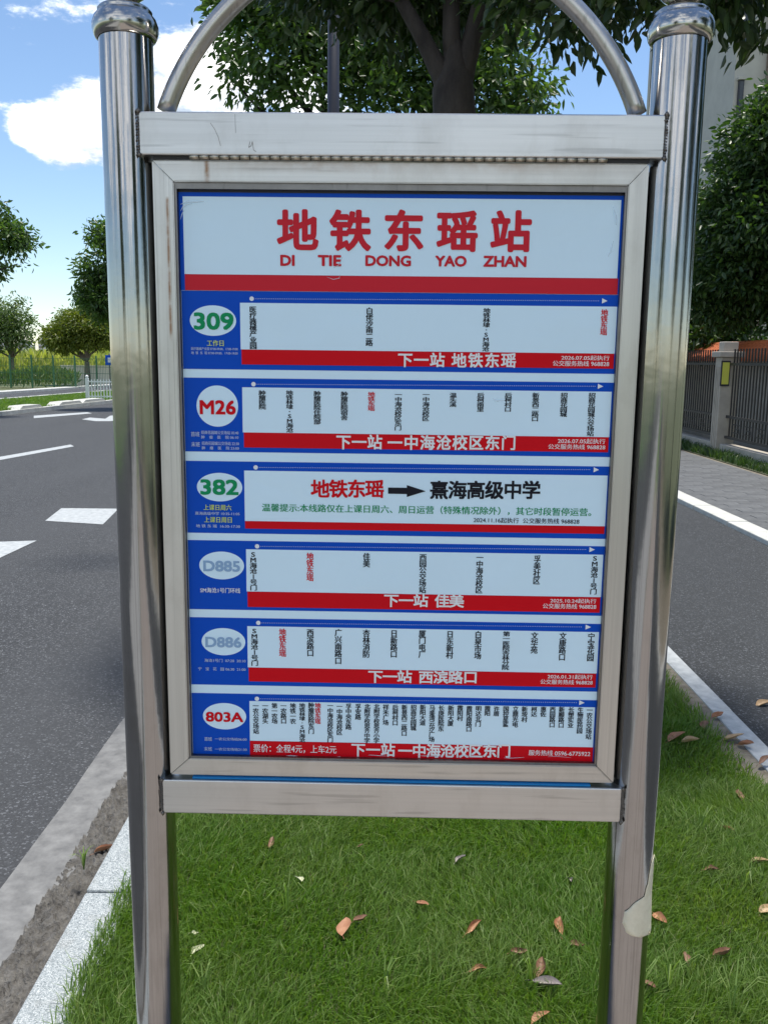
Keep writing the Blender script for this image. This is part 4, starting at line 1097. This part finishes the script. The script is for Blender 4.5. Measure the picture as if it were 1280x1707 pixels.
rows = [
 dict(b=(485, 616, 490, 622), w=(401, 505, 1027, 511), r=(584, 608, 588, 614), rx=(403, 1023), c=(420, 498), a=(1007, 501.7), badge=(355.5, 534.5, 38.6, 25.5), num=('309', 323.5, 521, 390, 550, 'green'),
      small=[('yellow', '工作日', 345.5, 567, 373.5, 577), ('smallwhite', '医疗器械产业园 07:00-09:00、17:00-19:00', 319.5, 579, 397, 584), ('smallwhite', '地  铁  东  瑶 07:00-09:00、17:00-19:00', 319.5, 586, 397, 591)],
      st=[('医疗器械产业园', 422.3, 511, 582), ('白佬沙南二路', 615.7, 513, 577), ('地铁林埭·SM海沧', 810, 514, 586), ('地铁东瑶', 1006, 516, 559, 1)],
      nx=[('下一站', 664, 740, 589.5, 611.5), ('地铁东瑶', 753.5, 858.5, 590, 612.5)], dt=[('2026.07.05起执行', 935, 592.5, 1015, 600.5), ('公交服务热线 968828', 920.5, 601.5, 1014.5, 610.5)]),
 dict(b=(630.5, 754, 636.5, 760), w=(404.6, 647, 1018, 651.5), r=(722, 747, 727.5, 752.5), rx=(407, 1014), c=(423, 640.4), a=(1000, 644), badge=(362.7, 677, 34.6, 34.5), num=('M26', 333.5, 667, 393.5, 691, 'red'),
      small=[('smallwhite', '首班', 319, 719.5, 333.5, 727.5), ('smallwhite', '招商花园城公交场站 05:40', 336, 718, 398, 724), ('smallwhite', '肿    瘤    医    院 06:10', 336, 726, 398, 731.5), ('smallwhite', '末班', 319.5, 736.5, 334, 744.5),
             ('smallwhite', '招商花园城公交场站 22:30', 337, 736, 399, 742), ('smallwhite', '肿    瘤    医    院 23:00', 337, 744, 399, 749.5)],
      st=[('肿瘤医院', 437.6, 651, 682.5), ('地铁林埭·SM海沧', 483, 651, 721), ('肿瘤医院住院部', 529, 652, 707.5), ('肿瘤医院宿舍', 574, 653, 700.5), ('地铁东瑶', 619, 653.5, 685, 1), ('一中海沧校区东门', 663.6, 654, 717.5), ('一中海沧校区', 709.7, 654, 702),
          ('温头溪', 754.8, 655, 678.5), ('后柯南里', 800.5, 655, 686.5), ('后柯村口', 846.4, 655, 686.5), ('新景西二路口', 891.8, 655, 702.5), ('招商花园城', 939, 655, 695), ('招商花园城公交场站', 984.5, 655, 727)],
      nx=[('下一站', 561.5, 636, 726, 748.5), ('一中海沧校区东门', 647, 858.5, 727, 749.5)], dt=[('2026.07.05起执行', 929, 731, 1008, 739.5), ('公交服务热线 968828', 913, 740.5, 1008, 749)]),
 dict(b=(769.5, 889, 776, 897), w=(408, 785.5, 1011, 791.5), r=(870, 882, 875.5, 888.5), rx=(409, 1007), c=(426.6, 779), a=(993, 783), badge=(366.5, 812, 37.8, 23.8), num=('382', 334.5, 799, 398, 825, 'green'),
      small=[('yellow', '上课日周六', 340, 841, 386.5, 850.5), ('smallwhite', '熹海高级中学 10:35-11:05', 326, 853, 400, 858.5), ('yellow', '上课日周日', 341, 861.5, 387, 871), ('smallwhite', '地 铁 东 瑶  16:30-17:30', 327.5, 874, 401, 879.5)],
      st=[], nx=[], dt=[]),
 dict(b=(901.5, 1017, 909, 1024.5), w=(411, 916.5, 1004, 923.5), r=(987, 1012, 994, 1020.5), rx=(413, 1000), c=(429, 910.5), a=(986, 916), badge=(370, 942.5, 37.3, 23.2), num=('D885', 339.5, 934.4, 400.5, 952.6, 'badge_blue'),
      small=[('white', 'SM海沧1号门环线', 334.5, 979.5, 401, 988)],
      st=[('SM海沧1号门', 422.8, 919.5, 984), ('地铁东瑶', 517, 921.5, 968.5, 1), ('佳美', 611, 922, 945.5), ('西园公交场站', 704.4, 923.5, 988.5), ('一中海沧校区', 798.6, 924, 989), ('孚美社区', 894.3, 926, 974), ('SM海沧1号门', 989.5, 926, 990.6)],
      nx=[('下一站', 641, 712.5, 991, 1011), ('佳美', 725.5, 772, 991.5, 1012)], dt=[('2025.10.24起执行', 916.5, 997.5, 993, 1005), ('公交服务热线 968828', 904, 1006, 993, 1014.5)]),
 dict(b=(1030, 1142, 1038.5, 1151.5), w=(413, 1044, 997, 1053), r=(1113.6, 1136, 1121, 1145), rx=(415, 993), c=(431, 1038), a=(979.6, 1045), badge=(373, 1069.5, 36.4, 22.7), num=('D886', 343, 1061.5, 402.8, 1079, 'badge_blue'),
      small=[('smallwhite', '海沧1号门  07:20  20:10', 341.5, 1098, 410, 1103.5), ('smallwhite', '宁   宝   花   园 06:30  21:00', 331, 1112, 410, 1117.5)],
      st=[('SM海沧1号门', 424.7, 1047, 1109.5), ('地铁东瑶', 471.4, 1048, 1094.5, 1), ('西滨路口', 517.5, 1048.5, 1094), ('广兴南路口', 564, 1048.5, 1107), ('杏林消防', 610.6, 1049.5, 1096), ('日新路口', 656.5, 1050, 1096), ('厦门电厂', 703.5, 1050.5, 1096.5),
          ('日东新村', 749.5, 1051.5, 1097.5), ('白泉市场', 796.3, 1052, 1098.5), ('第一医院杏林分院', 842.8, 1052.5, 1116.5), ('文华苑', 890, 1054, 1089), ('文康路口', 936.8, 1054.5, 1101), ('宁宝花园', 984, 1055.5, 1102)],
      nx=[('下一站', 614.5, 685.5, 1118, 1137.5), ('西滨路口', 698.5, 795, 1119, 1138.5)], dt=[('2026.01.31起执行', 912, 1124, 987, 1131.5), ('公交服务热线 968828', 900, 1132.5, 987, 1140.5)]),
 dict(b=(1155.4, 1262.6, 1166.5, 1272), w=(416.6, 1169.6, 990.4, 1177.5), r=(1235.8, 1261, 1244, 1269), rx=(417, 988), c=(428.7, 1164.4), a=(969, 1171), badge=(374.8, 1193.7, 36, 22), num=('803A', 343.6, 1186.5, 406, 1203, 'red'),
      small=[('smallwhite', '首班', 341.4, 1228, 354, 1234.5), ('smallwhite', '一农公交场站06:00', 358.7, 1229, 411.7, 1234), ('smallwhite', '末班', 341, 1244.5, 354, 1251), ('smallwhite', '一农公交场站21:30', 358.7, 1246, 412, 1251)],
      st=[('一农公交场站', 427, 1172, 1223), ('一农湖头', 442.4, 1172, 1206), ('第一农场', 458, 1172, 1206), ('一农路口', 473, 1172, 1206), ('地铁一农', 488.6, 1172, 1206.5), ('地铁林埭·SM海沧', 504, 1172, 1237), ('肿瘤医院东门', 519, 1171, 1223), ('地铁东瑶', 530, 1171.5, 1206.5, 1),
          ('一中海沧校区东门', 550.6, 1172, 1237), ('一中海沧校区', 566, 1173, 1225), ('孚中央东路', 581, 1172.5, 1216), ('孚安路', 597, 1173, 1199.5), ('北附学校思齐中学', 612, 1173.5, 1238), ('北附学校思齐小学', 627.7, 1173.5, 1238), ('祥禾广场', 643, 1174, 1208.5), ('后柯村口', 658.7, 1174.5, 1209),
          ('新景西二路口', 673.8, 1174.5, 1226.5), ('招商花园城', 689, 1174.5, 1217.5), ('新阳大道', 704.4, 1174.5, 1209), ('马銮湾云汐广场', 719.7, 1175, 1236.5), ('长庚医院东', 735, 1175.5, 1219), ('新阳大厦', 751, 1175.5, 1210), ('霞阳村', 766.5, 1175.5, 1201.5), ('霞阳南路口', 781.5, 1176.5, 1219.5),
          ('明达北门', 796.8, 1176.5, 1211), ('霞阳', 812, 1176.5, 1193), ('许厝', 827, 1177, 1193.5), ('国控星鲨', 842.5, 1177, 1211.5), ('立鼎光电', 858.4, 1177, 1212), ('新垵村', 873.7, 1177.5, 1203.5), ('柯达', 889.5, 1178, 1194.5), ('惠佐', 905, 1178, 1194.5), ('西园路口', 920, 1178, 1212.5),
          ('新顺路口', 935, 1178, 1213), ('长塑实业', 950.8, 1178.5, 1213), ('生物医药园', 966, 1179, 1222.5), ('一农公交场站', 981, 1179, 1232)],
      nx=[('下一站', 586.5, 657.5, 1239.5, 1260), ('一中海沧校区东门', 664.5, 850, 1241, 1262)], dt=[('服务热线 0596-6775922', 880.5, 1250.5, 983, 1259.5), ('票价：全程4元，上车2元', 423, 1241, 561, 1254.5)]),
]
for ri, r in enumerate(rows):
    yl0, yl1, yr0, yr1 = r['b']
    xm = 665
    z1 = (PB(310, yl0)[1] + PB(1000, yr0)[1]) / 2; z0 = (PB(310, yl1)[1] + PB(1000, yr1)[1]) / 2
    pn = quad_part('route_panel', pu0 + .0006, pu1 - .0008 * (ri % 2), z0, z1 - (.0004 if ri == 0 else 0), 1, M['blue'], sign)
    pn['label'] = 'blue and white panel of bus route ' + r['num'][0]
    x0, y0l, x1, y0r = r['w']; ra, rb_, rc, rd = r['r']
    wz1 = (PB(x0, y0l)[1] + PB(x1, y0r)[1]) / 2; wz0 = (PB(x0, ra)[1] + PB(x1, rc)[1]) / 2
    rz0 = (PB(x0, rb_)[1] + PB(x1, rd)[1]) / 2
    quad_part('stop_field', Bu(x0, (y0l + ra) / 2, PD), Bu(x1 - 1, (y0r + rc) / 2, PD), wz0, wz1, 2, M['paper'], pn)
    quad_part('next_stop_band', Bu(r['rx'][0], ra, PD), Bu(r['rx'][1], rc, PD), rz0, wz0 - .0001, 3, M['red'], pn)
    # side border film right of the field
    cu_, cz_, ru, rz = r['badge']
    c_ = PB(cu_, cz_); e_ = PB(cu_ + ru, cz_); k_ = PB(cu_, cz_ - rz)
    ellipse('route_badge', c_[0], c_[1], e_[0] - c_[0], k_[1] - c_[1], 2, M['paper'], pn)
    n_ = Letters(); n_.fit(*r['num'][:5], off=.03); n_.build(r['num'][5], pn)
    # dotted line with a start dot and an arrow head
    (cx, cy), (ax_, ay_) = r['c'], r['a']
    p = PB(cx, cy); q = PB(ax_, ay_); rad = abs(PB(cx + 3.7, cy)[0] - p[0])
    ellipse('start_dot', p[0], p[1], rad, rad, 3, M['white'], pn)
    d_ = PD - .0012; dl = MB(); nd = int((ax_ - 6 - cx - 6) / 3.05)
    for i in range(nd):
        u = PB(cx + 6.5 + i * 3.05, cy + (ay_ - cy) * i / nd)[0]; z = p[1] + (q[1] - p[1]) * (i + 2) / nd; e = .0006
        dl.add([(u - e, d_, z - e), (u + e, d_, z - e), (u + e, d_, z + e), (u - e, d_, z + e)], [(0, 1, 2, 3)])
    dl.build('dotted_line', M['smallwhite'], pn)
    s4 = rad * 1.15
    MB().add([(q[0] - s4, d_, q[1] - s4), (q[0] + s4 * 1.1, d_, q[1]), (q[0] - s4, d_, q[1] + s4)], [(0, 1, 2)]).build('arrow_head', M['white'], pn)
    for mt in ('yellow', 'smallwhite', 'white'):
        items = [x for x in r['small'] if x[0] == mt]
        if items:
            t = Letters()
            for it in items: t.fit(*it[1:], off=.012 if mt == 'smallwhite' else .02)
            t.build(mt, pn)
    wcol = 10.8 if ri < 5 else 9.0
    blk, rd_ = Letters(), Letters()
    for s_ in r['st']: (rd_ if len(s_) > 4 else blk).column(s_[0], s_[1], s_[2], s_[3], wcol, .029)
    if blk.v: blk.build('black', pn)
    if rd_.v: rd_.build('red', pn)
    wt = Letters()
    for s_, a, b, c, d in r['nx']: wt.row(s_, a, b, c, d, 22.5 if ri < 5 else 21.5, .03)
    for it in r['dt']: wt.fit(*it, off=.014)
    if wt.v: wt.build('white', pn)
    if ri == 2:
        t = Letters(); t.row('地铁东瑶', 520, 638.5, 801.5, 829, 28, .035); t.build('red', pn)
        t = Letters(); t.row('熹海高级中学', 717.5, 899, 803.5, 831, 28, .035)
        t.fit('2024.11.16起执行  公交服务热线 968828', 789, 863.3, 965, 872.3, .014)
        y = 818; P = [PB(*v) for v in ((646.8, 812.5), (678, 813), (678, 808.5), (709.5, 818.6), (678, 828.3), (678, 823.4), (646.8, 822.8))]
        o = len(t.v); t.v += [(u, PD - .0016, z) for u, z in P]; t.f += [tuple(o + i for i in (0, 6, 5, 1)), tuple(o + i for i in (2, 1, 5, 4, 3))]
        t.build('black', pn)
        t = Letters(); t.fit('温馨提示:本线路仅在上课日周六、周日运营（特殊情况除外），其它时段暂停运营。', 437, 843, 985, 856.5, .018); t.build('green', pn)

# clear cover edge glints and film at the foot of the poster
MB().box(pu0 + .001, pu1 - .001, PD - .0035, PD - .0022, pz0 - .0005, pz0 + .0035).build('bottom_trim', M['beam'], sign)
# creases in the laminated print: little folds that stand proud of the sheet
def crease(pts, w, h):
    P = [PB(x, y) for x, y in pts]; b = MB(); vs = []; d0 = PD - .0024; n = len(P)
    for i, (u, z) in enumerate(P):
        a_, c_ = P[max(0, i - 1)], P[min(n - 1, i + 1)]
        nn = Vector((-(c_[1] - a_[1]), c_[0] - a_[0])).normalized(); k = math.sin(math.pi * (i + .35) / (n - .3))
        for s_, lift in ((-1, 0), (-.35, .8), (.1, 1), (1, 0)): vs.append((u + nn.x * w * k * s_, d0 - h * k * lift, z + nn.y * w * k * s_))
    b.add(vs, [(i * 4 + j, i * 4 + j + 1, i * 4 + j + 5, i * 4 + j + 4) for i in range(n - 1) for j in range(3)], True)
    b.build('film_crease', M['crease'], sign)
_t = NT('creased_film').set(Roughness=0.25, Base_Color=(0.72, 0.86, 0.95, 1), Alpha=0.55); M['crease'] = _t.m
crease([(302, 341), (312, 337), (325, 337), (341, 336)], .0016, .0016)
crease([(302, 352), (306, 345), (313, 341), (322, 340)], .0013, .0014)
crease([(302, 366), (304, 358), (308, 350)], .0010, .0012)
crease([(1021, 345), (1025, 360), (1026, 376)], .0012, .0010)
crease([(1012, 428), (1017, 420), (1021, 402)], .0011, .0010)
crease([(820, 664), (828, 668), (840, 667)], .0014, .0010)
crease([(556, 447), (566, 441), (571, 428)], .0007, .0008)
crease([(545, 462), (556, 466), (566, 464), (567, 458)], .0007, .0008)
rc = random.Random(5)
for i in range(9):
    x_ = 332 + i * 72 + rc.uniform(-10, 10); y_ = 1256 + (x_ - 326) * .0155 + rc.uniform(-5, 5)
    crease([(x_, y_), (x_ + rc.uniform(8, 14), y_ + rc.uniform(-1, 1)), (x_ + rc.uniform(24, 44), y_ + rc.uniform(-2, 2))], rc.uniform(.0005, .0010), .0010)
# peeling cream film on the right pole
fl = MB(); nseg = 40
rows_f = []
TW = (0, .1, .3, .45, .55, .65, .8, .9, .97, 1.0); WF = (.01, .05, .08, .13, .34, .50, .53, .45, .26, .04)
for i in range(nseg + 1):
    t_i = i / nseg
    z = Bz(1060, 1436 + (1562 - 1436) * t_i, 0)
    wf = float(np.interp(t_i, TW, WF))
    a_r = math.radians(-19)                                 # right limb of the pole as seen from the path
    a_l = a_r - math.acos(1 - 2 * wf)
    lift = .0010 + .006 * max(0, t_i - .5)
    rows_f.append([(uR + (R_P + lift) * math.cos(a_r + (a_l - a_r) * k / 6), DP + (R_P + lift) * math.sin(a_r + (a_l - a_r) * k / 6), z + .0015 * math.sin(k * 2 + i)) for k in range(7)])
o_ = 0; vs_ = [p for r_ in rows_f for p in r_]
fl.add(vs_, [(i * 7 + k, i * 7 + k + 1, (i + 1) * 7 + k + 1, (i + 1) * 7 + k) for i in range(nseg) for k in range(6)], True)
fo = fl.build('peeling_film', M['film'], sign)
sm_ = fo.modifiers.new('thick', 'SOLIDIFY'); sm_.thickness = .0006; sm_.offset = 0

# ------------------------------------------------------------------ fallen leaves
def dry_leaf_mesh(L, Wd, curl, seed):
    r = random.Random(seed); b = MB(); n, m = 8, 4
    vs = []
    for i in range(n + 1):
        t = i / n; w = Wd * (math.sin(math.pi * min(1, t * 1.02)) ** .75) * (1 - .25 * t) * .5 + .0004
        for k in range(m + 1):
            s = (k / m - .5) * 2
            xx = s * w * math.cos(curl * abs(s) * .9); zz = w * abs(s) * math.sin(curl * abs(s)) + L * .25 * curl * (t - .5) ** 2 + r.uniform(-.0012, .0012)
            vs.append((xx + .004 * math.sin(t * 5 + seed), (t - .5) * L, zz))
    b.add(vs, [(i * (m + 1) + k, i * (m + 1) + k + 1, (i + 1) * (m + 1) + k + 1, (i + 1) * (m + 1) + k) for i in range(n) for k in range(m)], True)
    b.tube([(.0, -L * .5, .001), (.003, -L * .62, .004), (.006, -L * .72, .003)], .0008, 4)
    return b
LV = [
 (453, 1405, 'dry_brown', .060, 20, 'small brown leaf on the grass just under the left end of the lower beam'),
 (601, 1410, 'dry_brown', .030, 80, 'tiny brown leaf scrap on the grass below the lower beam, left of centre'),
 (500, 1467, 'dry_pale', .040, 150, 'pale yellowish leaf bit on the grass near the left pole'),
 (767, 1432, 'dry_grey', .050, 60, 'grey withered leaf on the grass below the middle of the lower beam'),
 (574, 1545, 'dry_orange', .085, 5, 'upright narrow orange leaf on the grass left of centre'),
 (601, 1532, 'dry_brown', .050, 75, 'small brown leaf lying beside the narrow orange leaf'),
 (703, 1507, 'dry_orange', .062, 140, 'curled reddish leaf on the grass right below centre'),
 (789, 1547, 'dry_orange', .078, 50, 'folded orange-tan leaf on the grass right of the curled reddish one'),
 (933, 1545, 'dry_orange', .085, 10, 'longest orange leaf, standing upright in the grass left of the right pole'),
 (950, 1468, 'dry_grey', .048, 170, 'small grey leaf above the longest orange leaf'),
 (961, 1576, 'dry_brown', .055, 100, 'small dark leaf at the foot of the longest orange leaf'),
 (865, 1587, 'dry_brown', .060, 85, 'flat brown leaf between the folded and the longest orange leaves'),
 (900, 1616, 'dry_brown', .085, 30, 'large crumpled brown leaf near the bottom beside the right pole'),
 (912, 1640, 'dry_grey', .095, 120, 'large ashy grey crumpled leaf under the crumpled brown one'),
 (797, 1617, 'dry_orange', .055, 95, 'faint reddish leaf half sunk in the grass low in the middle'),
 (900, 1697, 'dry_orange', .070, 60, 'orange leaf cut by the bottom edge near the right pole'),
 (330, 1583, 'dry_pale', .050, 40, 'pale papery scrap on the grass beside the left pole'),
 (325, 1555, 'dry_pale', .028, 100, 'smaller pale scrap above the papery one by the left pole'),
 (1100, 1532, 'dry_orange', .075, 165, 'reddish leaf on the grass beside the peeling film of the right pole'),
 (1213, 1383, 'dry_orange', .060, 150, 'small orange leaf on the grass at mid height right of the right pole'),
 (1232, 1325, 'dry_brown', .065, 10, 'brown leaf standing in the grass near the right edge below the road corner'),
 (1186, 1450, 'dry_brown', .055, 100, 'dull brown leaf among the grass right of the right pole'),
 (1265, 1437, 'dry_tan', .075, 110, 'tan leaf on the grass at the right edge'),
 (1278, 1515, 'dry_tan', .070, 60, 'tan leaf cut by the right edge, lower down'),
 (1204, 1590, 'dry_brown', .070, 75, 'brown leaf low on the grass right of the right pole'),
 (1143, 1595, 'dry_brown', .040, 20, 'little brown leaf close below the reddish leaf by the right pole'),
 (1078, 1643, 'dry_brown', .065, 150, 'dark brown leaf low beside the foot of the right pole'),
 (1127, 1229, 'dry_orange', .115, 70, 'long tan-orange leaf lying just right of the right pole'),
 (1150, 1236, 'dry_tan', .095, 110, 'tan leaf overlapping the tip of the long leaf right of the pole'),
 (1173, 1208, 'dry_brown', .080, 20, 'brown leaf above the long leaf near the lawn edge'),
 (1196, 1193, 'dry_orange', .090, 60, 'reddish leaf on the bare strip at the white edging, upper one'),
 (1222, 1230, 'dry_tan', .115, 100, 'largest tan leaf on the bare strip beside the white edging'),
 (1243, 1241, 'dry_orange', .090, 140, 'reddish leaf touching the largest tan leaf at the white edging'),
 (1275, 1267, 'dry_brown', .085, 70, 'brown leaf on the lawn edge at the right side of the photo'),
 (1272, 1174, 'dry_tan', .100, 80, 'pale tan leaf lying on the right asphalt at the photo edge'),
 (175, 1417, 'dry_orange', .085, 80, 'crumpled orange leaf in the muddy gutter left of the left pole'),
]
for i, (px, py, mt, L, rot, label) in enumerate(LV):
    z = .022
    if px == 175: z = -.085
    if px == 1272: z = -.024
    if px in (1222, 1243, 1196): z = .005
    p = ground(px, py, z)
    m = dry_leaf_mesh(L * .85, L * random.uniform(.42, .6), random.uniform(.4, 1.1), i)
    o = m.build('fallen_leaf', M[mt], None, (p.x, p.y, z))
    o.rotation_euler = (random.uniform(.1, .4), random.uniform(-.25, .25), math.radians(-rot))
    tag(o, label, 'fallen leaf', 'fallen dry leaves')

# weeds standing above the lawn
def weed(px, py, n, h, label):
    p = ground(px, py, 0); b = MB()
    for i in range(n):
        a = random.uniform(0, 6.28); r = random.uniform(.3, .9) * h
        P = [Vector((0, 0, -.02)), Vector((math.cos(a) * r * .25, math.sin(a) * r * .25, h * .6)), Vector((math.cos(a) * r * .65, math.sin(a) * r * .65, h * .92)), Vector((math.cos(a) * r * 1.15, math.sin(a) * r * 1.15, h * random.uniform(.6, .95)))]
        s = Vector((-math.sin(a), math.cos(a), 0)) * .0022
        vs = []
        for j, q in enumerate(P):
            k = (1, .9, .6, .1)[j]; vs += [q - s * k, q + s * k]
        b.add(vs, [(2 * j, 2 * j + 1, 2 * j + 3, 2 * j + 2) for j in range(3)])
    tag(b.build('weed', M['weed'], None, (p.x, p.y, 0)), label, 'weed', 'tall weeds in the lawn')
weed(478, 1520, 5, .12, 'thin pale weed stems on the lawn right of the left pole')
weed(420, 1510, 4, .09, 'short pale weed between the left pole and the thin stems')
weed(885, 1640, 6, .10, 'pale weed beside the crumpled leaves at the bottom')
weed(1115, 1648, 7, .12, 'spreading weed with arching blades right of the right pole')
weed(1220, 1700, 7, .13, 'yellow-green weed at the bottom right corner')
weed(1165, 1390, 5, .10, 'single pale weed tuft between the right pole and the small orange leaf')
weed(1240, 1480, 4, .09, 'thin pale weed near the right edge of the lawn')
weed(140, 1440, 9, .05, 'little green weed growing in the muddy gutter')
weed(340, 1660, 5, .08, 'small pale weed low on the lawn by the left pole')
weed(640, 1650, 5, .08, 'small weed low in the middle of the lawn')
